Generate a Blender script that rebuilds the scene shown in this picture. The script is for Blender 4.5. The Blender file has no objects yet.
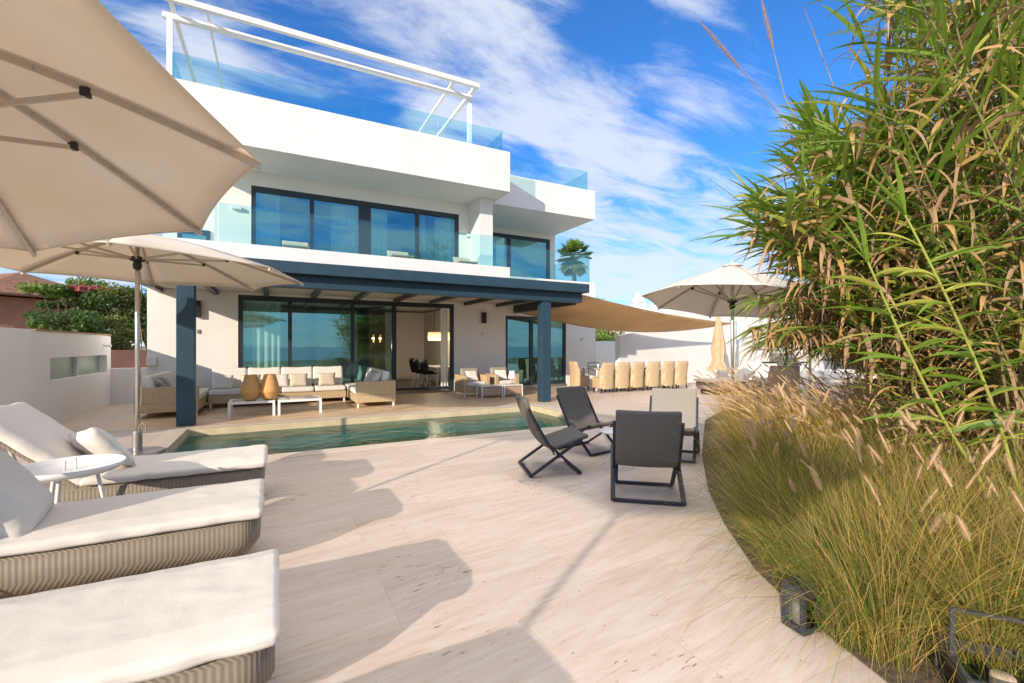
import bpy, bmesh, math, random
from mathutils import Vector, Matrix, noise
from math import sin, cos, pi, radians
random.seed(7)
sc = bpy.context.scene
col = sc.collection
U = random.uniform

# ------------------------------------------------------------------ camera maths
FPX, HY, EYE = 455.0, 346.0, 1.5
YAW = radians(27.5)
FW = Vector((sin(YAW), cos(YAW), 0)); RT = Vector((cos(YAW), -sin(YAW), 0))
def ray(x, y):
    return FW + RT*((x-512)/FPX) + Vector((0, 0, (HY-y)/FPX))
def on_ground(x, y, z=0.0):
    r = ray(x, y); t = (z-EYE)/r.z
    return Vector((r.x*t, r.y*t, z))
def on_y(x, y, Y):
    r = ray(x, y); t = Y/r.y
    return Vector((r.x*t, Y, EYE+r.z*t))
def at_depth(x, y, d):
    r = ray(x, y)
    return Vector((r.x*d, r.y*d, EYE+r.z*d))
def lat_(px, d): return (px-512)/FPX*d
def camc(lat, d, z=0.0):
    return RT*lat + FW*d + Vector((0, 0, z))

# ------------------------------------------------------------------ materials
def mat(name, base=(.5,.5,.5), rough=.6, metal=0, spec=.5, var=0, scale=8, col2=None, bump=0, bscale=60, trans=0, stretch=None, detail=4):
    m = bpy.data.materials.new(name); m.use_nodes = True
    nt = m.node_tree; N = nt.nodes; L = nt.links
    p = N['Principled BSDF']
    p.inputs['Base Color'].default_value = (*base, 1)
    p.inputs['Roughness'].default_value = rough
    p.inputs['Metallic'].default_value = metal
    p.inputs['Specular IOR Level'].default_value = spec
    tc = N.new('ShaderNodeTexCoord')
    vec = tc.outputs['Object']
    if stretch:
        mp = N.new('ShaderNodeMapping'); mp.inputs['Scale'].default_value = stretch
        L.new(vec, mp.inputs['Vector']); vec = mp.outputs['Vector']
    if var or col2:
        n = N.new('ShaderNodeTexNoise'); n.inputs['Scale'].default_value = scale; n.inputs['Detail'].default_value = detail
        L.new(vec, n.inputs['Vector'])
        r = N.new('ShaderNodeValToRGB')
        c2 = col2 if col2 else tuple(c*(1-var) for c in base)
        r.color_ramp.elements[0].position = .35; r.color_ramp.elements[1].position = .65
        r.color_ramp.elements[0].color = (*c2, 1); r.color_ramp.elements[1].color = (*base, 1)
        L.new(n.outputs['Fac'], r.inputs['Fac']); L.new(r.outputs['Color'], p.inputs['Base Color'])
    if bump:
        n2 = N.new('ShaderNodeTexNoise'); n2.inputs['Scale'].default_value = bscale; n2.inputs['Detail'].default_value = 5
        L.new(vec, n2.inputs['Vector'])
        b = N.new('ShaderNodeBump'); b.inputs['Strength'].default_value = bump; b.inputs['Distance'].default_value = .01
        L.new(n2.outputs['Fac'], b.inputs['Height']); L.new(b.outputs['Normal'], p.inputs['Normal'])
    if trans:
        t = N.new('ShaderNodeBsdfTranslucent'); mx = N.new('ShaderNodeMixShader'); mx.inputs['Fac'].default_value = trans
        src = p.inputs['Base Color'].links[0].from_socket if p.inputs['Base Color'].links else None
        if src: L.new(src, t.inputs['Color'])
        else: t.inputs['Color'].default_value = (*base, 1)
        L.new(p.outputs[0], mx.inputs[1]); L.new(t.outputs[0], mx.inputs[2])
        L.new(mx.outputs[0], N['Material Output'].inputs['Surface'])
    return m

M = {}
M['plaster'] = mat('plaster', (.745,.735,.71), .85, var=.06, scale=1.0, bump=.15, bscale=90, spec=.2)
M['plaster_warm'] = mat('plaster_warm', (.81,.775,.72), .85, var=.06, scale=1.1, bump=.15, bscale=80, spec=.2)
M['steelblue'] = mat('painted_steel', (.020,.055,.085), .5, var=.18, scale=3, bump=.05)
M['frame'] = mat('anthracite_frame', (.022,.03,.04), .4)
M['black'] = mat('black_plastic', (.012,.012,.013), .45)
M['white_metal'] = mat('white_metal', (.80,.79,.76), .35, var=.05, scale=4)
M['alu'] = mat('aluminium', (.62,.62,.60), .3, metal=.85, var=.1, scale=12)
M['steel'] = mat('brushed_steel', (.42,.39,.36), .35, metal=.8, var=.15, scale=6)
M['canvas'] = mat('parasol_canvas', (.88,.84,.78), .9, col2=(.82,.73,.60), scale=1.1, bump=.12, bscale=140, trans=.42, spec=.1)
M['canvas_grey'] = mat('parasol_canvas_grey', (.84,.80,.74), .9, col2=(.80,.75,.68), scale=2.5, bump=.1, bscale=140, trans=.35, spec=.1)
def tcol(m, c):
    t = [n for n in m.node_tree.nodes if n.type == 'BSDF_TRANSLUCENT'][0]
    for l in list(t.inputs['Color'].links): m.node_tree.links.remove(l)
    t.inputs['Color'].default_value = (*c,1)
tcol(M['canvas'], (.86,.75,.62)); tcol(M['canvas_grey'], (.80,.72,.60))
M['rib'] = mat('parasol_rib', (.50,.44,.37), .45, metal=.2)
M['sail'] = mat('shade_sail', (.74,.55,.33), .9, var=.10, scale=1.2, bump=.1, bscale=120, trans=.42, spec=.1)
M['linen'] = mat('linen_cover', (.68,.635,.575), .92, col2=(.655,.61,.55), scale=1.4, bump=.18, bscale=22, spec=.1)
M['cushion'] = mat('cushion', (.78,.73,.65), .95, var=.06, scale=6, bump=.2, bscale=40, spec=.1)
M['beige_cushion'] = mat('beige_cushion', (.62,.53,.41), .95, var=.1, scale=9, bump=.2, bscale=60, spec=.1)
M['grey_cushion'] = mat('grey_cushion', (.34,.30,.27), .95, var=.1, scale=9, bump=.2, bscale=60, spec=.1)
M['stripe_cushion'] = mat('stripe_cushion', (.60,.56,.50), .95, col2=(.16,.15,.15), scale=5, bump=.2, bscale=60, spec=.1, stretch=(1,1,6))
M['terracotta'] = mat('terracotta_wall', (.50,.22,.13), .9, var=.15, scale=2)
M['rust'] = mat('rust_wall', (.13,.06,.045), .9, var=.15, scale=2)
M['trunk'] = mat('bark', (.13,.09,.06), .9, var=.3, scale=12, bump=.4, bscale=30)
M['leaf1'] = mat('leaf_green', (.08,.15,.025), .55, col2=(.045,.09,.015), scale=1.5, trans=.3)
M['leaf2'] = mat('leaf_olive', (.20,.21,.04), .55, col2=(.10,.13,.025), scale=1.5, trans=.3)
M['leaf3'] = mat('leaf_bright', (.20,.30,.04), .55, col2=(.10,.17,.025), scale=1.5, trans=.3)
M['pinkflower'] = mat('flower', (.42,.09,.10), .7, var=.3, scale=4, trans=.2)
M['hedge'] = mat('hedge_leaf', (.025,.05,.014), .6, var=.4, scale=2, trans=.15)
M['reedgreen'] = mat('reed_leaf', (.22,.34,.04), .45, col2=(.10,.18,.02), scale=1.6, trans=.42)
M['reedyellow'] = mat('reed_leaf_yellow', (.56,.55,.10), .5, col2=(.30,.34,.06), scale=3, trans=.35)
M['reeddry'] = mat('reed_leaf_dry', (.60,.38,.15), .75, col2=(.34,.20,.08), scale=3, trans=.25)
M['reedbrown'] = mat('reed_leaf_brown', (.40,.26,.14), .8, col2=(.26,.16,.08), scale=3, trans=.15)
M['cane'] = mat('reed_cane', (.20,.19,.05), .5, col2=(.15,.11,.05), scale=3)
M['cane_bright'] = mat('reed_cane_bright', (.30,.34,.06), .45, col2=(.24,.26,.05), scale=3)
M['plume'] = mat('reed_plume', (.50,.34,.24), .9, var=.2, scale=20, trans=.3)
M['grassgreen'] = mat('grass_green', (.17,.29,.03), .6, col2=(.09,.17,.02), scale=1.2, trans=.5)
M['grassolive'] = mat('grass_olive', (.44,.37,.065), .6, col2=(.29,.26,.045), scale=1.2, trans=.5)
M['grassstraw'] = mat('grass_straw', (.74,.54,.19), .65, col2=(.60,.42,.13), scale=1.5, trans=.5)
M['thatch'] = mat('grass_thatch', (.26,.16,.07), .8, col2=(.15,.09,.04), scale=3, trans=.2)
M['seed'] = mat('seed_head', (.80,.60,.40), .9, col2=(.72,.52,.30), scale=9, trans=.4)
M['soil'] = mat('soil', (.17,.12,.075), .95, var=.6, scale=30, bump=.6, bscale=25)
M['ground'] = mat('dry_ground', (.20,.17,.10), .95, col2=(.10,.12,.05), scale=.08, bump=.2, bscale=2)
M['rattan_lantern'] = mat('rattan_lantern', (.74,.40,.14), .7, var=.25, scale=30, stretch=(1,1,5), bump=.4, bscale=90)
M['ceramic'] = mat('white_ceramic', (.78,.77,.74), .3)
M['wood'] = mat('light_wood', (.45,.32,.19), .6, var=.2, scale=6, stretch=(1,8,8))
M['tabletop'] = mat('glass_table_top', (.50,.50,.47), .12, var=.05, scale=4)
M['rope'] = mat('rope', (.42,.32,.2), .9)
M['darkstone'] = mat('dark_composite', (.035,.038,.045), .55, var=.2, scale=20, bump=.2)
M['candle'] = mat('candle', (.5,.40,.30), .5)
M['interior_wall'] = mat('interior_wall', (.78,.75,.70), .8)
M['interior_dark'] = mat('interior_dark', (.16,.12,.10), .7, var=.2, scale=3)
M['interior_floor'] = mat('interior_floor', (.16,.10,.065), .3, var=.35, scale=5, stretch=(1,10,1))
M['curtain'] = mat('curtain', (.85,.86,.80), .9, trans=.3)
M['pillar_dark'] = mat('dark_red_wood', (.10,.045,.03), .5, var=.3, scale=4)
M['pooltile'] = mat('pool_tile', (.28,.92,.90), .5, col2=(.14,.66,.70), scale=1.2)
M['poolstep'] = mat('pool_step_stone', (.62,.52,.34), .6, col2=(.50,.42,.26), scale=3)
M['barbecue'] = mat('barbecue_steel', (.20,.15,.12), .35, metal=.5, var=.15, scale=5)
M['louver'] = mat('frosted_green_glass', (.34,.42,.33), .35, var=.15, scale=5, stretch=(8,8,.5))
M['red'] = mat('red_plastic', (.5,.06,.03), .5)

def travertine():
    m = bpy.data.materials.new('travertine_paving'); m.use_nodes = True
    nt = m.node_tree; N = nt.nodes; L = nt.links; p = N['Principled BSDF']
    tc = N.new('ShaderNodeTexCoord')
    rot = N.new('ShaderNodeMapping'); L.new(tc.outputs['Object'], rot.inputs[0])
    rot2 = N.new('ShaderNodeMapping'); rot2.inputs['Rotation'].default_value = (0,0,radians(-7)); L.new(tc.outputs['Object'], rot2.inputs[0])
    # warp
    n0 = N.new('ShaderNodeTexNoise'); n0.inputs['Scale'].default_value = .9; n0.inputs['Detail'].default_value = 3
    L.new(rot.outputs[0], n0.inputs['Vector'])
    mixv = N.new('ShaderNodeVectorMath'); mixv.operation = 'MULTIPLY_ADD'
    mixv.inputs[1].default_value = (.10,.10,0); L.new(n0.outputs['Color'], mixv.inputs[0]); L.new(rot2.outputs[0], mixv.inputs[2])
    # slab cells
    br = N.new('ShaderNodeTexBrick'); br.offset = .5
    br.inputs['Scale'].default_value = 1; br.inputs['Brick Width'].default_value = 1.2; br.inputs['Row Height'].default_value = .6
    br.inputs['Mortar Size'].default_value = .0022; br.inputs['Mortar Smooth'].default_value = .3; br.inputs['Bias'].default_value = 0
    br.inputs['Color1'].default_value = (0,0,0,1); br.inputs['Color2'].default_value = (1,1,1,1); br.inputs['Mortar'].default_value = (.5,.5,.5,1)
    L.new(rot.outputs[0], br.inputs['Vector'])
    addv = N.new('ShaderNodeVectorMath'); addv.operation = 'MULTIPLY_ADD'; addv.inputs[1].default_value = (.05,.05,.25)
    L.new(br.outputs['Color'], addv.inputs[0]); L.new(mixv.outputs[0], addv.inputs[2])
    def stre(scale, sx, sy, det=6, rough=.6):
        mp = N.new('ShaderNodeMapping'); mp.inputs['Scale'].default_value = (sx, sy, 1); L.new(addv.outputs[0], mp.inputs[0])
        n = N.new('ShaderNodeTexNoise'); n.inputs['Scale'].default_value = scale; n.inputs['Detail'].default_value = det; n.inputs['Roughness'].default_value = rough
        L.new(mp.outputs[0], n.inputs['Vector']); return n
    a = stre(1.3, .45, 2.4, 7, .62); b = stre(3.2, .7, 5.0, 7, .68); h = stre(9.5, 1.1, 4.2, 6, .68)
    r = N.new('ShaderNodeValToRGB'); e = r.color_ramp.elements
    e[0].position = .28; e[0].color = (.58,.475,.395,1); e[1].position = .72; e[1].color = (.665,.575,.505,1)
    x = e.new(.5); x.color = (.635,.54,.465,1)
    L.new(a.outputs['Fac'], r.inputs['Fac'])
    r2 = N.new('ShaderNodeValToRGB'); r2.color_ramp.elements[0].position = .36; r2.color_ramp.elements[0].color = (.90,.84,.79,1); r2.color_ramp.elements[1].position = .6; r2.color_ramp.elements[1].color = (1,1,1,1)
    L.new(b.outputs['Fac'], r2.inputs['Fac'])
    mul = N.new('ShaderNodeMix'); mul.data_type = 'RGBA'; mul.blend_type = 'MULTIPLY'; mul.inputs[0].default_value = 1
    L.new(r.outputs[0], mul.inputs[6]); L.new(r2.outputs[0], mul.inputs[7])
    # holes: only in patches
    patch = N.new('ShaderNodeTexNoise'); patch.inputs['Scale'].default_value = 1.1; patch.inputs['Detail'].default_value = 1; L.new(addv.outputs[0], patch.inputs['Vector'])
    rp = N.new('ShaderNodeMapRange'); rp.inputs[1].default_value = .5; rp.inputs[2].default_value = .72; rp.inputs[3].default_value = .0; rp.inputs[4].default_value = .09
    L.new(patch.outputs['Fac'], rp.inputs[0])
    ad = N.new('ShaderNodeMath'); ad.operation = 'ADD'; L.new(h.outputs['Fac'], ad.inputs[0]); L.new(rp.outputs[0], ad.inputs[1])
    rh = N.new('ShaderNodeValToRGB'); rh.color_ramp.elements[0].position = .655; rh.color_ramp.elements[0].color = (1,1,1,1); rh.color_ramp.elements[1].position = .70; rh.color_ramp.elements[1].color = (.50,.36,.26,1)
    L.new(ad.outputs[0], rh.inputs['Fac'])
    mul2 = N.new('ShaderNodeMix'); mul2.data_type = 'RGBA'; mul2.blend_type = 'MULTIPLY'; mul2.inputs[0].default_value = 1
    L.new(mul.outputs[2], mul2.inputs[6]); L.new(rh.outputs[0], mul2.inputs[7])
    # slab to slab tone and rusty veins
    tone = N.new('ShaderNodeMapRange'); tone.inputs[3].default_value = .93; tone.inputs[4].default_value = 1.03; L.new(br.outputs['Color'], tone.inputs[0])
    mt_ = N.new('ShaderNodeVectorMath'); mt_.operation = 'SCALE'; L.new(mul2.outputs[2], mt_.inputs[0]); L.new(tone.outputs[0], mt_.inputs['Scale'])
    vn = stre(9.0, .35, 4.5, 5, .6); rv = N.new('ShaderNodeValToRGB'); rv.color_ramp.elements[0].position = .60; rv.color_ramp.elements[0].color = (1,1,1,1); rv.color_ramp.elements[1].position = .72; rv.color_ramp.elements[1].color = (.86,.70,.54,1)
    L.new(vn.outputs['Fac'], rv.inputs['Fac'])
    mul3 = N.new('ShaderNodeMix'); mul3.data_type = 'RGBA'; mul3.blend_type = 'MULTIPLY'; mul3.inputs[0].default_value = 1
    L.new(mt_.outputs[0], mul3.inputs[6]); L.new(rv.outputs[0], mul3.inputs[7]); mul2 = mul3
    # joints
    mj = N.new('ShaderNodeMix'); mj.data_type = 'RGBA'; mj.blend_type = 'MULTIPLY'
    L.new(br.outputs['Fac'], mj.inputs[0]); L.new(mul2.outputs[2], mj.inputs[6]); mj.inputs[7].default_value = (.86,.80,.74,1)
    L.new(mj.outputs[2], p.inputs['Base Color'])
    p.inputs['Roughness'].default_value = .5
    p.inputs['Specular IOR Level'].default_value = .35
    bp = N.new('ShaderNodeBump'); bp.inputs['Strength'].default_value = .35; bp.inputs['Distance'].default_value = .004; bp.invert = True
    L.new(ad.outputs[0], bp.inputs['Height']); L.new(bp.outputs[0], p.inputs['Normal'])
    return m
M['travertine'] = travertine()

def wicker(name, c1, c2, freq=150, bs=.8):
    m = bpy.data.materials.new(name); m.use_nodes = True
    nt = m.node_tree; N = nt.nodes; L = nt.links; p = N['Principled BSDF']
    tc = N.new('ShaderNodeTexCoord'); sp = N.new('ShaderNodeSeparateXYZ'); L.new(tc.outputs['Object'], sp.inputs[0])
    s = N.new('ShaderNodeMath'); s.operation = 'ADD'; L.new(sp.outputs[0], s.inputs[0]); L.new(sp.outputs[1], s.inputs[1])
    def wave(src, f):
        mu = N.new('ShaderNodeMath'); mu.operation = 'MULTIPLY'; mu.inputs[1].default_value = f; L.new(src, mu.inputs[0])
        sn = N.new('ShaderNodeMath'); sn.operation = 'SINE'; L.new(mu.outputs[0], sn.inputs[0])
        return sn.outputs[0]
    v = wave(s.outputs[0], freq); h = wave(sp.outputs[2], freq*3.2)
    mh = N.new('ShaderNodeMath'); mh.operation = 'MULTIPLY'; mh.inputs[1].default_value = .3; L.new(h, mh.inputs[0])
    t = N.new('ShaderNodeMath'); t.operation = 'ADD'; L.new(v, t.inputs[0]); L.new(mh.outputs[0], t.inputs[1])
    mr = N.new('ShaderNodeMapRange'); mr.inputs[1].default_value = -1.2; mr.inputs[2].default_value = 1.2; L.new(t.outputs[0], mr.inputs[0])
    n = N.new('ShaderNodeTexNoise'); n.inputs['Scale'].default_value = 18; L.new(tc.outputs['Object'], n.inputs['Vector'])
    ad = N.new('ShaderNodeMath'); ad.operation = 'MULTIPLY_ADD'; ad.inputs[1].default_value = .5; L.new(n.outputs['Fac'], ad.inputs[0]); L.new(mr.outputs[0], ad.inputs[2])
    r = N.new('ShaderNodeValToRGB'); r.color_ramp.elements[0].position = .3; r.color_ramp.elements[0].color = (*c2,1); r.color_ramp.elements[1].position = 1; r.color_ramp.elements[1].color = (*c1,1)
    L.new(ad.outputs[0], r.inputs[0]); L.new(r.outputs[0], p.inputs['Base Color'])
    b = N.new('ShaderNodeBump'); b.inputs['Strength'].default_value = bs; b.inputs['Distance'].default_value = .004; L.new(mr.outputs[0], b.inputs['Height']); L.new(b.outputs[0], p.inputs['Normal'])
    p.inputs['Roughness'].default_value = .6
    return m
M['wicker'] = wicker('wicker', (.275,.225,.165), (.205,.165,.12), 240, .4)
M['wicker_light'] = wicker('wicker_light', (.57,.42,.245), (.42,.30,.17), 170)

M['wickerpink'] = wicker('wicker_brown', (.50,.34,.24), (.34,.22,.14), 120)
def sling():
    m = bpy.data.materials.new('quilted_textile'); m.use_nodes = True
    nt = m.node_tree; N = nt.nodes; L = nt.links; p = N['Principled BSDF']
    tc = N.new('ShaderNodeTexCoord')
    def wav(ax, f):
        sp = N.new('ShaderNodeSeparateXYZ'); L.new(tc.outputs['Object'], sp.inputs[0])
        mu = N.new('ShaderNodeMath'); mu.operation = 'MULTIPLY'; mu.inputs[1].default_value = f; L.new(sp.outputs[ax], mu.inputs[0])
        sn = N.new('ShaderNodeMath'); sn.operation = 'SINE'; L.new(mu.outputs[0], sn.inputs[0])
        ab = N.new('ShaderNodeMath'); ab.operation = 'ABSOLUTE'; L.new(sn.outputs[0], ab.inputs[0])
        return ab.outputs[0]
    a = wav(0, 28); b = wav(2, 28)
    mn = N.new('ShaderNodeMath'); mn.operation = 'MINIMUM'; L.new(a, mn.inputs[0]); L.new(b, mn.inputs[1])
    pw = N.new('ShaderNodeMath'); pw.operation = 'POWER'; pw.inputs[1].default_value = .3; L.new(mn.outputs[0], pw.inputs[0])
    n = N.new('ShaderNodeTexNoise'); n.inputs['Scale'].default_value = 220; L.new(tc.outputs['Object'], n.inputs['Vector'])
    r = N.new('ShaderNodeValToRGB'); r.color_ramp.elements[0].color = (.085,.076,.070,1); r.color_ramp.elements[1].color = (.16,.145,.13,1)
    L.new(n.outputs['Fac'], r.inputs[0])
    L.new(r.outputs[0], p.inputs['Base Color'])
    bp = N.new('ShaderNodeBump'); bp.inputs['Strength'].default_value = .5; bp.inputs['Distance'].default_value = .006; L.new(pw.outputs[0], bp.inputs['Height']); L.new(bp.outputs[0], p.inputs['Normal'])
    p.inputs['Roughness'].default_value = .85
    return m
M['sling'] = sling()
M['sling_light'] = mat('quilted_textile_light', (.28,.255,.22), .9, var=.1, scale=200, bump=.3, bscale=120)
M['chair_frame'] = mat('blue_black_frame', (.014,.018,.035), .4)

def glass(name, refl, tint, rough=.0, trans_col=(1,1,1), rmax=1.0, wav=0):
    m = bpy.data.materials.new(name); m.use_nodes = True
    nt = m.node_tree; N = nt.nodes; L = nt.links; N.remove(N['Principled BSDF'])
    g = N.new('ShaderNodeBsdfGlossy'); g.inputs['Roughness'].default_value = rough; g.inputs['Color'].default_value = (*tint,1)
    t = N.new('ShaderNodeBsdfTransparent'); t.inputs['Color'].default_value = (*trans_col,1)
    fr = N.new('ShaderNodeLayerWeight'); fr.inputs['Blend'].default_value = .25
    mr = N.new('ShaderNodeMapRange'); mr.inputs[1].default_value = 0; mr.inputs[2].default_value = 1; mr.inputs[3].default_value = refl; mr.inputs[4].default_value = rmax
    L.new(fr.outputs['Fresnel'], mr.inputs[0])
    mx = N.new('ShaderNodeMixShader'); L.new(mr.outputs[0], mx.inputs[0]); L.new(t.outputs[0], mx.inputs[1]); L.new(g.outputs[0], mx.inputs[2])
    if wav:
        tc = N.new('ShaderNodeTexCoord'); nz_ = N.new('ShaderNodeTexNoise'); nz_.inputs['Scale'].default_value = 1.1; nz_.inputs['Detail'].default_value = 1; L.new(tc.outputs['Object'], nz_.inputs['Vector'])
        bb = N.new('ShaderNodeBump'); bb.inputs['Strength'].default_value = wav; bb.inputs['Distance'].default_value = .05; L.new(nz_.outputs['Fac'], bb.inputs['Height']); L.new(bb.outputs[0], g.inputs['Normal'])
    L.new(mx.outputs[0], N['Material Output'].inputs['Surface'])
    return m
M['winglass'] = glass('window_glass', .29, (.40,.90,.95), .0, (.66,.85,.82), 1.0, .03)
M['balglass'] = glass('balustrade_glass', .05, (.8,1,1), .0, (.78,.935,.95), .20)
M['roomglass'] = glass('clear_glass', .08, (.9,.95,1), .0, (.8,.85,.85))

def water():
    m = bpy.data.materials.new('pool_water'); m.use_nodes = True
    nt = m.node_tree; N = nt.nodes; L = nt.links; N.remove(N['Principled BSDF'])
    tc = N.new('ShaderNodeTexCoord'); n = N.new('ShaderNodeTexNoise'); n.inputs['Scale'].default_value = 3.5; n.inputs['Detail'].default_value = 5
    L.new(tc.outputs['Object'], n.inputs['Vector'])
    b = N.new('ShaderNodeBump'); b.inputs['Strength'].default_value = .55; b.inputs['Distance'].default_value = .05; L.new(n.outputs['Fac'], b.inputs['Height'])
    g = N.new('ShaderNodeBsdfGlossy'); g.inputs['Roughness'].default_value = .02; L.new(b.outputs[0], g.inputs['Normal'])
    t = N.new('ShaderNodeBsdfRefraction'); t.inputs['IOR'].default_value = 1.33; t.inputs['Roughness'].default_value = .0; t.inputs['Color'].default_value = (.60,.98,.97,1); L.new(b.outputs[0], t.inputs['Normal'])
    fr = N.new('ShaderNodeFresnel'); fr.inputs['IOR'].default_value = 1.18; L.new(b.outputs[0], fr.inputs['Normal'])
    mx = N.new('ShaderNodeMixShader'); tr = N.new('ShaderNodeBsdfTransparent'); tr.inputs['Color'].default_value = (.66,.97,.96,1); m2 = N.new('ShaderNodeMixShader'); m2.inputs[0].default_value = .45
    L.new(tr.outputs[0], m2.inputs[1]); L.new(t.outputs[0], m2.inputs[2])
    L.new(fr.outputs[0], mx.inputs[0]); L.new(m2.outputs[0], mx.inputs[1]); L.new(g.outputs[0], mx.inputs[2])
    L.new(mx.outputs[0], N['Material Output'].inputs['Surface'])
    return m
M['water'] = water()
M['sea'] = mat('sea_water', (.01,.06,.11), .18, bump=.4, bscale=.3)
def rooftile():
    m = mat('roof_tiles', (.34,.17,.10), .85, col2=(.22,.10,.06), scale=4)
    nt = m.node_tree; N = nt.nodes; L = nt.links
    tc = N.new('ShaderNodeTexCoord'); w = N.new('ShaderNodeTexWave'); w.inputs['Scale'].default_value = 1.6
    L.new(tc.outputs['Object'], w.inputs['Vector'])
    b = N.new('ShaderNodeBump'); b.inputs['Distance'].default_value = .08; L.new(w.outputs['Fac'], b.inputs['Height']); L.new(b.outputs[0], N['Principled BSDF'].inputs['Normal'])
    return m
M['rooftile'] = rooftile()
M['paletile'] = mat('pale_roof_tiles', (.50,.42,.33), .85, col2=(.36,.27,.19), scale=5, stretch=(6,1,1))
def emis(name, c, s):
    m = bpy.data.materials.new(name); m.use_nodes = True
    p = m.node_tree.nodes['Principled BSDF']; p.inputs['Base Color'].default_value = (*c,1)
    p.inputs['Emission Color'].default_value = (*c,1); p.inputs['Emission Strength'].default_value = s
    return m
M['lampglow'] = emis('lamp_glow', (1,.70,.38), 5)

# ------------------------------------------------------------------ mesh builder
class MB:
    def __init__(s): s.v = []; s.f = []; s.fm = []; s.mi = 0
    def add(s, vs, fs):
        o = len(s.v); s.v += [tuple(x) for x in vs]; s.f += [tuple(i+o for i in f) for f in fs]; s.fm += [s.mi]*len(fs); return s
    def box(s, x0, x1, y0, y1, z0, z1, b=0):
        if b <= 0:
            vs = [(x0,y0,z0),(x1,y0,z0),(x1,y1,z0),(x0,y1,z0),(x0,y0,z1),(x1,y0,z1),(x1,y1,z1),(x0,y1,z1)]
            return s.add(vs, [(0,3,2,1),(4,5,6,7),(0,1,5,4),(1,2,6,5),(2,3,7,6),(3,0,4,7)])
        return s.rbox(((x0+x1)/2,(y0+y1)/2,(z0+z1)/2), (x1-x0,y1-y0,z1-z0), b, 2, 1)
    def rbox(s, c, size, r, ne=3, nm=4, fn=None, mtx=None):
        h = [max(a/2, 1e-4) for a in size]; r = min(r, min(h)*.999)
        def ts(hh):
            o = []
            for i in range(ne): o.append(-hh + r*(1-cos(pi/2*i/ne)) if False else -hh + r*i/ne)
            for i in range(nm+1): o.append(-hh + r + (2*hh-2*r)*i/nm)
            for i in range(1, ne+1): o.append(hh - r + r*i/ne)
            return o
        T = [ts(hh) for hh in h]
        cache = {}; vs = []; fs = []
        def vert(i, j, k):
            key = (i, j, k)
            if key in cache: return cache[key]
            q = Vector((T[0][i], T[1][j], T[2][k]))
            inn = Vector([max(-(h[a]-r), min(h[a]-r, q[a])) for a in range(3)])
            d = q-inn
            if d.length > 1e-9:
                # cube to sphere
                m_ = max(abs(d.x), abs(d.y), abs(d.z)); d = d.normalized()*r*(m_/r if m_ < r else 1)
            p = inn+d
            if fn: p = fn(p)
            if mtx is not None: p = mtx @ p
            vs.append((p.x+c[0], p.y+c[1], p.z+c[2])); cache[key] = len(vs)-1
            return cache[key]
        n = [len(t)-1 for t in T]
        for a in range(3):
            b, cc = (a+1) % 3, (a+2) % 3
            for side in (0, n[a]):
                for i in range(n[b]):
                    for j in range(n[cc]):
                        def ix(u, w):
                            t = [0,0,0]; t[a] = side; t[b] = u; t[cc] = w; return vert(*t)
                        f = (ix(i,j), ix(i+1,j), ix(i+1,j+1), ix(i,j+1))
                        fs.append(f if side else f[::-1])
        return s.add(vs, fs)
    def tube(s, pts, r, n=8, cap=True, r2=None):
        pts = [Vector(p) for p in pts]; m = len(pts)
        rs = r if isinstance(r, (list, tuple)) else [r + ((r2 if r2 is not None else r)-r)*i/(m-1) for i in range(m)]
        vs = []; up = None
        for i, p in enumerate(pts):
            d = (pts[min(i+1, m-1)]-pts[max(i-1, 0)]).normalized()
            if up is None: up = d.orthogonal().normalized()
            up = (up - d*up.dot(d)).normalized(); w = d.cross(up)
            for k in range(n):
                a = 2*pi*k/n; q = p + (up*cos(a)+w*sin(a))*rs[i]; vs.append(tuple(q))
        fs = [(i*n+k, i*n+(k+1) % n, (i+1)*n+(k+1) % n, (i+1)*n+k) for i in range(m-1) for k in range(n)]
        if cap: fs += [tuple(range(n))[::-1], tuple((m-1)*n+k for k in range(n))]
        return s.add(vs, fs)
    def bar(s, a, b, w, h=None, up=(0,0,1)):
        a, b = Vector(a), Vector(b); h = h or w
        d = (b-a).normalized(); u = Vector(up); sd = d.cross(u)
        if sd.length < 1e-3: sd = d.cross(Vector((1,0,0)))
        sd.normalize(); u = sd.cross(d).normalized()
        vs = []
        for p in (a, b):
            for (i, j) in ((-1,-1),(1,-1),(1,1),(-1,1)): vs.append(p + sd*(i*w/2) + u*(j*h/2))
        return s.add(vs, [(0,1,2,3)[::-1],(4,5,6,7),(0,1,5,4),(1,2,6,5),(2,3,7,6),(3,0,4,7)])
    def lathe(s, prof, n=24, c=(0,0,0)):
        vs = [(c[0]+r*cos(2*pi*k/n), c[1]+r*sin(2*pi*k/n), c[2]+z) for r, z in prof for k in range(n)]
        fs = [(i*n+k, i*n+(k+1) % n, (i+1)*n+(k+1) % n, (i+1)*n+k) for i in range(len(prof)-1) for k in range(n)]
        if prof[0][0] > 1e-4: fs.append(tuple(range(n))[::-1])
        if prof[-1][0] > 1e-4: fs.append(tuple((len(prof)-1)*n+k for k in range(n)))
        return s.add(vs, fs)
    def prism(s, poly, z0, z1):
        n = len(poly)
        vs = [(x,y,z0) for x, y in poly]+[(x,y,z1) for x, y in poly]
        return s.add(vs, [tuple(range(n))[::-1], tuple(range(n,2*n))]+[(i,(i+1)%n,n+(i+1)%n,n+i) for i in range(n)])
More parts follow.
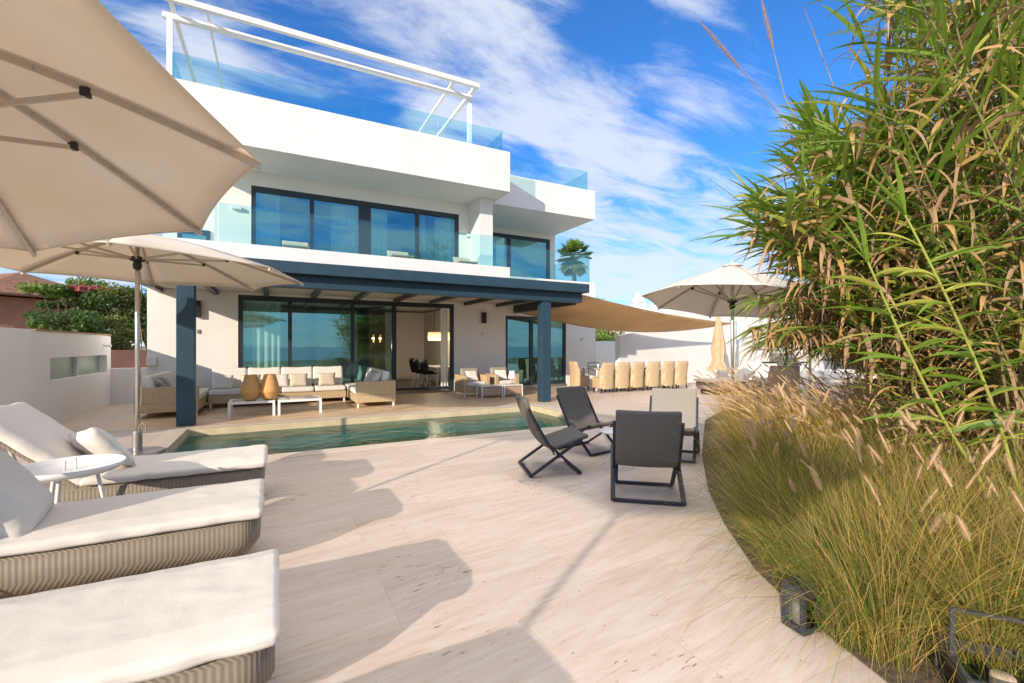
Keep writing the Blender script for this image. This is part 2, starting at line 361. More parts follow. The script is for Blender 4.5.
    def build(s, name, material, parent=None, smooth=False, label=None, loc=None):
        me = bpy.data.meshes.new(name); me.from_pydata(s.v, [], s.f)
        mats = material if isinstance(material, (list, tuple)) else [material]
        for m in mats: me.materials.append(m)
        if len(mats) > 1: me.polygons.foreach_set('material_index', s.fm)
        bm = bmesh.new(); bm.from_mesh(me); bmesh.ops.recalc_face_normals(bm, faces=bm.faces) if len(s.f) < 60000 and not getattr(s, 'raw', False) else None
        bm.to_mesh(me); bm.free()
        if smooth: me.polygons.foreach_set('use_smooth', [True]*len(me.polygons))
        me.update()
        o = bpy.data.objects.new(name, me); col.objects.link(o)
        if parent is not None: o.parent = parent
        if label: o['label'] = label
        if loc: o.location = loc
        return o
def tag(o, label=None, cat=None, group=None, kind=None):
    if label: o['label'] = label
    if cat: o['category'] = cat
    if group: o['group'] = group
    if kind: o['kind'] = kind
    return o
def thing(name, label, cat, loc=(0,0,0), rz=0, group=None):
    o = bpy.data.objects.new(name, None); col.objects.link(o); o.location = loc; o.rotation_euler = (0,0,rz)
    o.empty_display_size = .2
    return tag(o, label, cat, group)
def dup(root, loc, rz=0, label=None, group=None, scale=None):
    def cp(o, par):
        c = o.copy(); col.objects.link(c)
        if par is not None: c.parent = par
        for ch in [x for x in bpy.data.objects if x.parent == o]: cp(ch, c)
        return c
    r = cp(root, None); r.location = loc; r.rotation_euler = (0,0,rz)
    if label: r['label'] = label
    if group: r['group'] = group
    if scale: r.scale = scale
    return r
def wob(p, f, a, seed=0):
    return noise.noise(Vector(p)*f + Vector((seed*7.3, seed*3.1, 0)))*a

# ================================================================== SETTING
def struct(mb, name, m, smooth=False):
    o = mb.build(name, m, smooth=smooth); o['kind'] = 'structure'; return o
PX0, PX1, PY0, PY1 = -1.4, 5.75, 7.1, 9.95
mb = MB()
for (a, b, c, d) in ((-3.75,40,-5,PY0), (-3.75,PX0,PY0,PY1), (PX1,40,PY0,PY1), (-3.75,40,PY1,30)):
    mb.add([(a,c,0),(b,c,0),(b,d,0),(a,d,0)], [(0,1,2,3)])
mb.raw = True
struct(mb, 'deck', M['travertine'])
R_ = 4000
mb = MB(); mb.add([(-R_,-40,-.5),(R_,-40,-.5),(R_,R_,-.5),(-R_,R_,-.5)], [(0,1,2,3)]); mb.add([(-R_,-40,-.5),(-R_,-40,-6),(R_,-40,-6),(R_,-40,-.5)], [(0,1,2,3)]); struct(mb, 'ground', M['ground'])
mb = MB(); mb.add([(-R_,-R_,-5),(R_,-R_,-5),(R_,-40,-5),(-R_,-40,-5)], [(0,1,2,3)]); struct(mb, 'sea', M['sea'])
mb = MB(); mb.add([(-3.75,-5,0),(40,-5,0),(40,-5,-.5),(-3.75,-5,-.5)], [(0,1,2,3)]); struct(mb, 'deck_edge', M['travertine'])

M['terrace'] = mat('terrace_floor', (.74,.54,.35), .45, col2=(.60,.41,.24), scale=1.6, stretch=(1,4,1), bump=.1, bscale=30, detail=6)  # floor under the pergola, in a warmer tone than the deck
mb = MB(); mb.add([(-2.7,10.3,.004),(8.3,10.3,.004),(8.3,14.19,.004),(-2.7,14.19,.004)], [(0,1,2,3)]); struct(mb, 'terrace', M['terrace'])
# pool
pool = thing('swimming_pool', 'long rectangular turquoise swimming pool sunk in the travertine deck before the house', 'pool', ((PX0+PX1)/2, PY0, 0))
def lp(mb, name, m, parent, smooth=False, label=None):
    # build in world coords, then shift to parent's location
    l = parent.matrix_local.inverted() if False else None
    o = mb.build(name, m, parent, smooth, label)
    off = Vector(parent.location)
    o.location = -off
    return o
mb = MB(); t = .003
D = 1.35
mb.add([(PX0,PY0,-t),(PX1,PY0,-t),(PX1,PY1,-t),(PX0,PY1,-t),(PX0,PY0,-D),(PX1,PY0,-D),(PX1,PY1,-D),(PX0,PY1,-D)],
       [(0,4,5,1),(1,5,6,2),(2,6,7,3),(3,7,4,0),(4,7,6,5)])
# submerged bench along the far side
lp(mb, 'basin', M['pooltile'], pool); mb = MB()
mb.box(PX0+.01, PX1-.01, PY1-.42, PY1-.01, -D+.01, -.75); mb.box(PX0+.01, PX0+.6, PY0+.01, PY1-.43, -D+.01, -.45)
mb.box(PX0+.003,PX1-.003,PY1-.009,PY1-.003,-.27,-.003); mb.box(PX0+.003,PX0+.009,PY0+.01,PY1-.01,-.27,-.003); mb.box(PX1-.009,PX1-.003,PY0+.01,PY1-.01,-.35,-.003)
lp(mb, 'steps', M['poolstep'], pool)
mb = MB(); mb.add([(PX0+.002,PY0+.002,-.13),(PX1-.002,PY0+.002,-.13),(PX1-.002,PY1-.002,-.13),(PX0+.002,PY1-.002,-.13)], [(0,1,2,3)])
mb.raw = True
lp(mb, 'water_surface', M['water'], pool)
mb = MB()
for (a,b,c,d) in ((PX0-.3,PX1+.3,PY0-.3,PY0),(PX0-.3,PX1+.3,PY1,PY1+.3),(PX0-.3,PX0,PY0,PY1),(PX1,PX1+.3,PY0,PY1)):
    mb.box(a,b,c,d,.002,.006)
M['coping'] = mat('coping_stone', (.70,.60,.50), .5, col2=(.60,.49,.38), scale=3, stretch=(1,5,1))
lp(mb, 'coping', M['coping'], pool)

# ================================================================== HOUSE
house = thing('villa', 'white two storey modern villa with long dark windows and glass balconies beside the pool', 'house', (2, 14.2, 0))
def hp(mb, name, m=None, smooth=False, label=None, parent=None):
    o = mb.build(name, m or M['plaster'], parent or house, smooth, label)
    if parent is None: o.location = -Vector(house.location)
    return o
GY = 14.2; BK = 21.0
mb = MB()
mb.box(-2.82,-.88,GY,GY+.3,0,3.05); mb.box(-.88,5.23,GY,GY+.3,2.88,3.05); mb.box(5.23,7.14,GY,GY+.3,0,3.05)
mb.box(7.14,9.68,GY,GY+.3,2.56,3.05); mb.box(9.68,11.05,GY,GY+.3,0,3.05)
mb.box(-2.82,-2.52,GY+.3,BK,0,3.05); mb.box(10.75,11.05,GY+.3,BK,0,3.05); mb.box(-2.82,11.05,BK,BK+.3,0,3.05)
hp(mb, 'ground_floor_wall', M['plaster_warm'])
mb = MB(); mb.box(-2.52,10.75,GY+.3,BK,.004,.012); mb.box(-.88,5.23,GY,GY+.3,.004,.012); hp(mb, 'indoor_floor', M['interior_floor'])
for b_ in ((-.88,3.28,GY-.08,GY+.02,0.001,.10),(7.14,9.68,GY-.03,GY+.015,.001,.1),(3.281,5.23,GY-.04,GY+.02,.001,.03)):
    mb = MB(); mb.box(*b_); hp(mb, 'door_sill', M['steel'])
# first floor slab
mb = MB(); mb.box(-2.72,5.46,10.6,BK+.3,3.06,3.56); hp(mb, 'balcony_slab')
mb = MB(); mb.box(5.461,9.2,11.85,BK+.3,3.062,3.55); mb.box(9.201,11.05,13.6,BK+.3,3.064,3.3); hp(mb, 'balcony_slab')
# first floor walls
WY = 12.1
mb = MB()
wx0, wx1, wz = -.49, 4.61, 5.22
mb.box(-1.21,wx0,WY,WY+.3,3.562,5.538); mb.box(wx0,wx1,WY,WY+.3,wz,5.538); mb.box(wx1,5.31,WY,WY+.3,3.562,5.538)
mb.box(-1.21,-.91,WY+.3,BK,3.562,5.538); mb.box(5.01,5.31,WY+.3,BK,3.562,5.538)
mb.box(5.31,5.75,GY,GY+.3,3.552,5.6); mb.box(5.75,8.97,GY,GY+.3,5.42,5.6); mb.box(8.97,9.19,GY,GY+.3,3.552,5.6); 
mb.box(-2.5,-1.21,GY,GY+.3,3.562,5.538); mb.box(8.89,9.19,GY+.3,BK,3.552,5.6); mb.box(-2.5,9.19,BK,BK+.29,3.562,5.53)
hp(mb, 'first_floor_wall', M['plaster_warm'])
mb = MB(); mb.box(4.93,5.312,11.35,WY-.001,3.561,5.539); hp(mb, 'pillar')
# roof blocks with parapets (hollow top)
def parapet(x0,x1,y0,y1,z0,z1,left=True,right=True):
    mb = MB(); w = .22
    mb.box(x0,x1,y0,y0+w,z0,z1); mb.box(x0,x1,y1-w,y1,z0,z1)
    mb.box(x0,x0+w,y0+w,y1-w,z0,z1); mb.box(x1-w,x1,y0+w,y1-w,z0,z1)
    mb.box(x0+w,x1-w,y0+w,y1-w,z0+.001,z0+.5)
    return mb
hp(parapet(-1.88,5.46,10.6,BK+.3,5.54,6.58), 'roof_parapet')
hp(parapet(5.462,9.2,11.85,BK+.3,5.602,6.52), 'roof_parapet')

# windows
def curtain(mb, x0, x1, y, z0, z1, f=38, amp=.035):
    n = max(8, int((x1-x0)*40)); vs = []; fs = []
    for i in range(n+1):
        x = x0+(x1-x0)*i/n; yy = y+amp*sin(f*x+sin(x*9)*.8)
        vs += [(x,yy,z0),(x,yy,z1)]
    fs = [(2*i,2*i+2,2*i+3,2*i+1) for i in range(n)]
    mb.add(vs, fs)
def window(x0, x1, z0, z1, y, mull, curtains, open_from=None, fw=.09, name='sliding_window', label=None):
    f = MB(); d = .1
    f.box(x0,x1,y,y+d,z1-fw*1.3,z1); f.box(x0,x1,y,y+d,z0,z0+fw*.7)
    f.box(x0,x0+fw,y,y+d,z0+fw*.7,z1-fw*1.3); f.box(x1-fw,x1,y,y+d,z0+fw*.7,z1-fw*1.3)
    for (mx, w) in mull: f.box(mx-w/2,mx+w/2,y+.012,y+d-.012,z0+fw*.7,z1-fw*1.3)
    fo = hp(f, name, M['frame'], label=label)
    g = MB()
    xs = [x0+fw]+[m_[0] for m_ in mull]+[x1-fw]
    for i in range(len(xs)-1):
        if open_from is not None and xs[i] >= open_from-.05: continue
        g2 = MB(); xa = xs[i]+(mull[i-1][1]/2 if i > 0 else 0); xb = xs[i+1]-(mull[i][1]/2 if i < len(mull) else 0)
        yy = y+.05
        g2.add([(xa,yy,z0+fw*.7),(xb,yy,z0+fw*.7),(xb,yy,z1-fw*1.3),(xa,yy,z1-fw*1.3)], [(0,1,2,3)])
        g2.build('pane', M['winglass'], fo)
    for (a, b) in curtains:
        c = MB(); curtain(c, a, b, y+.20, z0+.02, z1-.02); c.build('curtain', M['curtain'], fo, smooth=True)
    return fo
window(-.88,5.23,.1,2.88,GY+.02,[(.37,.1),(2.05,.1),(3.28,.14)],[(-.78,.15)],open_from=3.28, fw=.11, label='long dark framed ground floor sliding window standing open at its right end')
mb = MB(); mb.box(5.11,5.23,GY-.003,GY+.03,.02,2.88); hp(mb, 'jamb_trim', M['frame'])
mb = MB(); curtain(mb,4.86,5.08,GY+.2,.03,2.78,60,.05); hp(mb, 'white_curtain', M['curtain'], smooth=True)
window(7.14,9.68,.1,2.56,GY+.02,[(8.2,.14)],[(9.0,9.6)], label='dark framed kitchen window with a mid post')
window(wx0,wx1,3.57,wz,WY+.02,[(.80,.10),(2.05,.30),(3.42,.10)],[(-.4,.1),(1.25,1.9),(2.2,2.65),(3.5,3.7),(3.95,4.5)], label='wide dark framed bedroom window of four panes')
window(5.75,8.97,3.57,5.42,GY+.02,[(7.3,.12)],[(5.85,8.9)], label='two pane bedroom window with drawn sheer curtains')
# small window on the recessed left wall
window(-2.2,-1.5,3.9,4.5,GY-.06,[],[], label='small window on the recessed wall')
# rooms behind upper windows
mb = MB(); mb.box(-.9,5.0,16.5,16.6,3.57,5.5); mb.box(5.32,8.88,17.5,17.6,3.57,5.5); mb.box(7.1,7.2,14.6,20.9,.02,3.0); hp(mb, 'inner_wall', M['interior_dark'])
# balcony glass
def pane(pts, name='balustrade_glass'):
    mb = MB(); a, b = Vector(pts[0]), Vector(pts[1]); z0, z1 = pts[2], pts[3]
    d = (b-a).normalized(); n_ = Vector((-d.y,d.x,0))*.006
    vs = [a-n_,b-n_,b+n_,a+n_]; poly = [(v.x,v.y) for v in vs]
    mb.prism(poly, z0, z1)
    return hp(mb, name, M['balglass'])
def glassrun(p0, p1, z0, z1, n):
    p0, p1 = Vector(p0), Vector(p1)
    for i in range(n):
        a = p0+(p1-p0)*(i/n); b = p0+(p1-p0)*((i+1)/n); d = (b-a).normalized()*.008
        pane((a+d, b-d, z0, z1))
glassrun((-2.6,10.72,0),(5.36,10.72,0),3.562,4.36,5); glassrun((5.36,10.735,0),(5.36,11.9,0),3.562,4.36,1)
glassrun((5.38,11.97,0),(9.08,11.97,0),3.552,4.48,3); glassrun((9.08,11.985,0),(9.08,14.1,0),3.552,4.48,2)
glassrun((-1.75,10.72,0),(5.3,10.72,0),6.582,7.14,4); glassrun((-1.75,10.735,0),(-1.75,16,0),6.582,7.14,3); glassrun((5.3,10.735,0),(5.3,16,0),6.582,7.14,3)
glassrun((5.5,11.97,0),(9.0,11.97,0),6.522,7.16,3); glassrun((9.0,11.985,0),(9.0,18,0),6.522,7.16,4)
# roof frame
mb = MB(); bz = 8.12; YB = 11.2; YA = 10.8
mb.box(-1.98,4.62,YB-.05,YB+.05,bz-.1,bz+.0)
mb.box(-1.9,4.66,YA-.05,YA+.05,bz+.02,bz+.13)
hp(mb, 'roof_frame_beam', M['white_metal'])
for X_ in (-1.86, 4.56):
    mb = MB(); mb.box(X_-.05,X_+.05,YB-.05,YB+.05,6.04,bz-.101); hp(mb, 'roof_frame_post', M['white_metal'])
for X_, w in ((-1.8,.07),(-1.2,.045),(4.0,.06),(4.6,.08)):
    mb = MB(); mb.box(X_-w/2,X_+w/2,YA+.051,YB+4.2,bz+.035,bz+.035+w); hp(mb, 'roof_frame_rafter', M['white_metal'])
for X_ in (-1.8,4.6):
    mb = MB(); mb.box(X_-.04,X_+.04,YB+4.1,YB+4.2,6.04,bz+.034); hp(mb, 'roof_frame_post', M['white_metal'])
# wall fittings
def fit(px, py, w, h, d, m, name, lab=None, Y=GY):
    p = on_y(px, py, Y); mb = MB(); mb.box(p.x-w/2,p.x+w/2,Y-d,Y-.001,p.z-h/2,p.z+h/2,.01); return hp(mb, name, m, label=lab)
fit(483.3,318,.15,.36,.12,M['black'],'wall_lamp'); fit(198,309,.13,.42,.12,M['black'],'wall_lamp')
fit(198.5,331.5,.07,.1,.03,M['steel'],'switch'); fit(152,361,.2,.22,.1,M['plaster'],'vent_cover'); fit(482,334,.07,.07,.02,M['beige_cushion'],'switch'); fit(601.5-20,339,.12,.12,.02,M['beige_cushion'],'socket')
fit(237,208.5,.2,.07,.1,M['white_metal'],'wall_lamp',Y=WY); fit(469,236,.2,.07,.1,M['white_metal'],'wall_lamp',Y=WY)

# pergola
perg = thing('pergola', 'long blue grey steel pergola with two square posts along the pool', 'pergola', (2.4,10.35,0))
def pp(mb, name, label=None):
    o = mb.build(name, M['steelblue'], perg, label=label); o.location = -Vector(perg.location); return o
for x0 in (-1.63, 6.29):
    mb = MB(); mb.box(x0,x0+.28,10.35,10.6,0.001,2.70,.008); pp(mb, 'post')
mb = MB(); mb.box(-2.62,7.56,10.30,10.56,2.702,2.95,.008); pp(mb, 'lower_beam')
mb = MB(); mb.box(-2.7,7.62,10.05,10.53,2.955,3.19,.008); pp(mb, 'upper_fascia')
for i in range(9):
    X_ = -2.55 + i*1.17
    mb = MB(); mb.box(X_-.06,X_+.06,10.57,14.19,2.85,2.95); pp(mb, 'rafter').data.materials[0] = M['frame']
mb = MB(); mb.box(7.45,7.55,10.57,14.19,2.66,2.93); pp(mb, 'cross_beam').data.materials[0] = M['frame']
M['boards'] = mat('soffit_boards', (.55,.50,.43), .8, var=.1, scale=3, stretch=(6,1,1))
mb = MB(); mb.box(-2.6,7.4,10.62,14.19,2.955,3.0); o = mb.build('ceiling_boards', M['boards'], perg); o.location = -Vector(perg.location)

# indoor dining room
mb = MB(); mb.box(1.5,6.9,20.2,20.3,.02,3.0); mb.box(6.0,6.1,16.0,20.2,.02,3.0); hp(mb, 'inner_wall', M['interior_wall'])
mb = MB(); mb.box(3.1,3.7,17.5,20.1,.02,3.0); hp(mb, 'partition', M['pillar_dark'])
mb = MB(); mb.box(4.55,5.9,20.12,20.19,.1,2.2,.01); hp(mb, 'cupboard_door', M['interior_wall'])
dt = thing('dining_table', 'white indoor dining table seen through the open sliding door', 'table', (6.0,17.0,.012))
mb = MB(); mb.box(-.9,.0,-1.0,1.0,.70,.74,.008); mb.build('tabletop', M['ceramic'], dt)
for a, b in ((-.86,-.96),(-.04,-.96),(-.86,.96),(-.04,.96)):
    mb = MB(); mb.box(a-.03,a+.03,b-.03,b+.03,0,.7); mb.build('leg', M['ceramic'], dt)
dt.location = (5.9,16.3,.012)
def shell_chair(loc, rz, label):
    t_ = thing('shell_chair', label, 'chair', loc, rz, 'black shell chairs at the indoor table')
    mb = MB(); vs = []; fs = []; nu, nv = 10, 8
    for i in range(nu+1):
        u = i/nu
        for j in range(nv+1):
            v = j/nv*2-1; w = .25*(1-.35*max(0,u-.5))
            y = .22-.42*min(u,.55)/.55; z = .44
            if u > .5: z = .44+(u-.5)*.75; y = -.18-(u-.5)*.16
            z += .14*abs(v)**2.5*(1 if u > .2 else .3)
            vs.append((v*w, y+.08*abs(v)**2*(1 if u > .5 else 0), z))
    fs = [(i*(nv+1)+j,(i+1)*(nv+1)+j,(i+1)*(nv+1)+j+1,i*(nv+1)+j+1) for i in range(nu) for j in range(nv)]
    mb.add(vs, fs); o = mb.build('shell', M['black'], t_, True)
    s_ = o.modifiers.new('s','SOLIDIFY'); s_.thickness = .015
    for a, b in ((-1,-1),(1,-1),(-1,1),(1,1)):
        mb = MB(); mb.tube([(a*.12,b*.1,.43),(a*.22,b*.2,0)], .011, 6); mb.build('leg', M['white_metal'], t_)
    return t_
shc = [((4.78,15.55,.012),-pi/2+.2,'nearest black shell chair at the indoor white table'),((4.72,16.2,.012),-pi/2,'middle black shell chair on the left of the indoor table'),((4.75,16.85,.012),-pi/2-.1,'farthest black shell chair on the left of the indoor table'),((5.75,15.0,.012),.1,'black shell chair at the near end of the indoor table')]
s0 = None
for l, r_, lb in shc:
    if s0 is None: s0 = shell_chair(l, r_, lb); s0.scale = (1.2,1.2,1.12)
    else: dup(s0, l, r_, lb)
def pendant(loc, r, h, label, m):
    t_ = thing('pendant_lamp', label, 'lamp', loc)
    mb = MB(); mb.tube([(0,0,0),(0,0,-(3.0-loc[2]) if False else .02)], .01, 6); mb.tube([(0,0,.02),(0,0,3.04-loc[2])], .006, 5); mb.build('cord', M['black'], t_)
    mb = MB(); mb.lathe([(r,-h/2),(r,h/2)], 24); mb.f = mb.f[:-2]; mb.fm = mb.fm[:-2]; mb.build('lamp_shade', m, t_, True)
    mb = MB(); mb.lathe([(0.001,-.04),(.04,-.02),(.045,.02),(.02,.05),(.001,.055)], 12); mb.build('bulb', M['lampglow'], t_, True)
M['shade_net'] = mat('lamp_shade_fabric', (.6,.5,.35), .8, trans=.6)
def plight(loc):
    l_ = bpy.data.lights.new('lamp_light','POINT'); l_.energy = 14; l_.color = (1,.80,.55); l_.shadow_soft_size = .1
    o = bpy.data.objects.new('lamp_light', l_); col.objects.link(o); o.location = loc
plight((5.15,16.0,1.68)); plight((5.7,16.3,1.7)); plight((3.0,15.4,1.5))
pendant((5.15,16.0,1.85), .24, .3, 'left drum pendant lamp over the indoor dining table', M['shade_net'])
pendant((5.7,16.3,1.87), .24, .3, 'right drum pendant lamp over the indoor dining table', M['shade_net'])
pendant((2.9,15.6,1.75), .035, .25, 'left slim copper pendant lamp behind the glass', M['rattan_lantern'])
pendant((3.15,15.7,1.75), .035, .25, 'right slim copper pendant lamp behind the glass', M['rattan_lantern'])
# glasses on table: carafe + candle
mb = MB(); mb.lathe([(.04,0),(.05,.1),(.02,.2),(.03,.26)], 14); o = mb.build('carafe', M['roomglass'], smooth=True); o.location = (5.3,15.7,.752); tag(o,'clear glass carafe on the indoor dining table','carafe')

# ================================================================== PARASOLS
def parasol(lat, d, R, apex, rim, rot, t1, t2, label, strut_u=.5, collar=2.62, canv='canvas', pole_r=.028, base='sleeve'):
    root = thing('parasol', label, 'parasol', camc(lat, d), 0, 'open parasols')
    A = Vector((0,0,apex)); V = []
    g = RT*t1+FW*t2
    for k in range(8):
        a = rot-YAW-2*pi/8*k
        p = Vector((R*cos(a), R*sin(a), 0)); V.append(Vector((p.x,p.y,rim+g.x*p.x+g.y*p.y)))
    mb = MB(); nu, nv = 10, 8
    for k in range(8):
        P, Q = V[k], V[(k+1) % 8]
        vs = []
        for i in range(nu+1):
            u = i/nu
            for j in range(nv+1):
                v = j/nv; s_ = 4*v*(1-v)
                e = P.lerp(Q, v); e = Vector((e.x*(1-.022*s_), e.y*(1-.022*s_), e.z+.02*s_))
                p = A.lerp(e, u); p.z += .04*sin(pi*u)*(1) - .02*s_*sin(pi*min(u*.9,1)); vs.append(p)
        mb.add(vs, [(i*(nv+1)+j,(i+1)*(nv+1)+j,(i+1)*(nv+1)+j+1,i*(nv+1)+j+1) for i in range(nu) for j in range(nv)])
    o = mb.build('canopy', M[canv], root, True)
    md = o.modifiers.new('thick','SOLIDIFY'); md.thickness = .004
    # hem
    mb = MB()
    for k in range(8):
        P, Q = V[k], V[(k+1) % 8]; pts = []
        for j in range(9):
            v = j/8; s_ = 4*v*(1-v); e = P.lerp(Q, v); pts.append(Vector((e.x*(1-.022*s_), e.y*(1-.022*s_), e.z+.02*s_-.006)))
        mb.tube(pts, .008, 5, False)
    mb.build('hem', M[canv], root, True)
    mb = MB(); mb.lathe([(.001,apex+.09),(.03,apex+.07),(.04,apex+.03),(.12,apex+.012),(.18,apex-.02)], 16); mb.build('top_cap', M[canv], root, True)
    for k in range(8):
        P = V[k]; pts = []
        for i in range(9):
            u = i/8; p = A.lerp(P, u); p.z += .04*sin(pi*u)-.032; pts.append(p*1.0)
        mb = MB()
        for i in range(8): mb.bar(pts[i], pts[i+1]+(pts[i+1]-pts[i])*.03, .022, .032)
        rb = mb.build('rib', M['rib'], root)
        J = pts[int(round(8*strut_u))]-Vector((0,0,.03)); dirv = Vector((P.x,P.y,0)).normalized()
        mb = MB(); mb.bar(J, Vector((dirv.x*.05,dirv.y*.05,collar+.04)), .02, .026); mb.build('strut', M['rib'], rb)
        mb = MB(); mb.rbox(tuple(J+Vector((0,0,.01))), (.045,.045,.05), .008, 1, 1); mb.build('joint', M['black'], rb)
    mb = MB(); mb.tube([(0,0,.02),(0,0,apex+.08)], pole_r, 14); mb.build('pole', M['alu'], root, True)
    mb = MB(); mb.lathe([(.045,collar-.10),(.055,collar-.04),(.045,collar),(.09,collar+.02),(.09,collar+.06),(.04,collar+.08)], 12); mb.build('collar', M['black'], root)
    mb = MB(); mb.lathe([(.32,.004),(.32,.03),(.30,.05),(.06,.055),(.055,.06),(.055,.32),(.05,.33),(.03,.33)], 20); mb.build('base', M['steel'], root)
    mb = MB(); pts = [(.035+.01*sin(z*9),.01*cos(z*5),z) for z in [collar-.12-i*(collar-.5)/24 for i in range(25)]]
    mb.tube(pts, .005, 5); 
    for r_ in range(3): mb.tube([(.06+.04*cos(a), .02*r_-.03, .36+.07*sin(a)) for a in [i*2*pi/14 for i in range(15)]], .006, 5)
    mb.build('cord', M['rope'], root)
    return root
parasol(-2.99,2.06,1.62,3.09,2.46,.45,.15,-.08,'nearest cream parasol seen from below at the upper left above the loungers', .5, 2.5)
parasol(-5.17,6.28,2.10,3.08,2.56,.58,-.02,0,'cream parasol on an aluminium pole by the left end of the pool', .5, 2.66)
parasol(4.14,8.55,1.66,3.02,2.30,.61,-.12,-.06,'pale open parasol on the right beside the reeds and the tan sail', .5, 2.30, 'canvas_grey')
parasol(-2.4,-2.1,1.75,3.45,2.9,.3,0,0,'cream parasol standing out of view behind the camera', .5, 2.6)

# closed parasol
def closed(lat, d, h, label, zc=2.45, zb=.55):
    t_ = thing('closed_parasol', label, 'parasol', camc(lat, d))
    mb = MB(); mb.tube([(0,0,0),(0,0,h)], .03, 10); mb.build('pole', M['alu'], t_, True)
    mb = MB(); n = 32; prof = [(.05,h-.05),(.12,h-.5),(.20,h-1.2),(.17,1.0),(.26,.65)]
    vs = []
    for r, z in prof:
        for k in range(n):
            a = 2*pi*k/n; rr = r*(1+.25*(1 if k % 4 < 2 else -1)*(r/.2)); vs.append((rr*cos(a), rr*sin(a), z))
    mb.add(vs, [(i*n+k,i*n+(k+1)%n,(i+1)*n+(k+1)%n,(i+1)*n+k) for i in range(len(prof)-1) for k in range(n)])
    mb.build('folded_canopy', mat('folded_canvas',(.62,.46,.28),.9,var=.15,scale=5,trans=.15), t_, True)
    mb = MB(); mb.lathe([(.3,.003),(.3,.05),(.06,.07),(.06,.3)], 16); mb.build('base', M['steel'], t_)
closed(7.35,16.2,2.6,'folded beige parasol in front of the white garden wall')

# ================================================================== SUN LOUNGERS
def lounger(loc, label, raised=False):
    # local: foot end at x=0, head at x=-2.0; y 0..0.74
    t_ = thing('sun_lounger', label, 'lounger', loc, 0, 'wicker sun loungers')
    L_, W = 2.0, .74
    mb = MB()
    def rp(x0, x1, y0, y1, r, z0, z1, n=8):
        poly = []
        for cx, cy, a0 in ((x1-r,y0+r,-90),(x1-r,y1-r,0),(x0+r,y1-r,90),(x0+r,y0+r,180)):
            for i in range(n+1):
                a = radians(a0+90*i/n); poly.append((cx+r*cos(a), cy+r*sin(a)))
        return poly
    P0 = rp(-L_+.05,-.05,.05,W-.05,.12,0,0); P1 = rp(-L_,0,0,W,.13,0,0); n = len(P0)
    rings = [(P0,.14),(P1,.22),(P1,.360),(rp(-L_+.035,-.035,.035,W-.035,.10,0,0),.366),(rp(-L_+.035,-.035,.035,W-.035,.10,0,0),.40)]
    vs = [(x,y,z) for P,z in rings for x,y in P]
    fs = [(i*n+k,i*n+(k+1)%n,(i+1)*n+(k+1)%n,(i+1)*n+k) for i in range(len(rings)-1) for k in range(n)]+[tuple(range(n))[::-1], tuple((len(rings)-1)*n+k for k in range(n))]
    mb.add(vs, fs); mb.build('wicker_body', M['wicker'], t_, True)
    mb = MB(); mb.prism(rp(-L_+.12,-.12,.1,W-.1,.1,0,0), .001, .15); mb.build('plinth', M['black'], t_)
    def wr(seed):
        def f(p):
            q = p.copy()
            a = .004*noise.noise(Vector((p.x*2.5,p.y*3,seed))) + .003*noise.noise(Vector((p.x*12,p.y*5,seed)))
            edge = max(abs(p.y)/(W/2), max(0,(p.x-.55))/.45 if False else 0)
            k_ = max(-1, min(1, p.z/.04)); lo = .5-.5*k_
            q.z += a*(1-lo) - .02*(1-lo)*max(0,edge-.7)/.3 + lo*(.004*noise.noise(Vector((p.x*7,p.y*7,seed+3)))-.006)
            s_ = .005*noise.noise(Vector((p.x*8,p.y*8,seed+5)))
            q.x += s_*max(-1,min(1,p.x/.2)); q.y += s_*max(-1,min(1,p.y/.15))
            q.z += .010*max(0,noise.noise(Vector((p.x*5+p.y*9,p.y*4-p.x*6,seed+9))))**1.5
            q.x += s_*(1 if p.x > 0 else -1); q.y += s_*(1 if p.y > 0 else -1)
            return q
        return f
    if not raised:
        mb = MB(); mb.rbox((-L_/2+.005,W/2,.427),(L_+.03,W+.05,.08),.032,5,60,wr(loc[1])); mb.build('mattress', M['linen'], t_, True)
    else:
        ln = 1.28
        mb = MB(); mb.rbox((-ln/2+.005,W/2,.427),(ln+.03,W+.05,.08),.032,5,44,wr(loc[1])); mb.build('mattress', M['linen'], t_, True)
        a = radians(42); bl = .88
        m_ = Matrix.Translation((-ln+.04,W/2,.41)) @ Matrix.Rotation(a,4,'Y') @ Matrix.Translation((-bl/2,0,.0))
        mb = MB(); mb.rbox((0,0,0),(bl,W+.02,.11),.05,4,20,wr(3.3),m_); mb.build('raised_backrest', M['linen'], t_, True)
        m2 = Matrix.Translation((-ln+.04,W/2,.40)) @ Matrix.Rotation(a,4,'Y') @ Matrix.Translation((-bl/2,0,-.07))
        mb = MB(); mb.rbox((0,0,0),(bl-.05,W-.06,.03),.01,1,2,None,m2); mb.build('backrest_board', M['wicker'], t_)
        mb = MB(); mb.tube([(-ln-.45,.06,.78),(-ln-.3,.06,.36)],.012,6); mb.tube([(-ln-.45,W-.06,.78),(-ln-.3,W-.06,.36)],.012,6); mb.build('support', M['alu'], t_)
    return t_
lounger((-.09,4.78,0),'sun lounger nearest the pool with its back raised', True)
lounger((-.09,3.38,0),'middle sun lounger with a round cream pillow at its head')
lounger((0,1.92,0),'nearest sun lounger with a flat cream mattress and no pillow')
lounger((0.02,.66,0),'sun lounger just out of view below the photo edge')

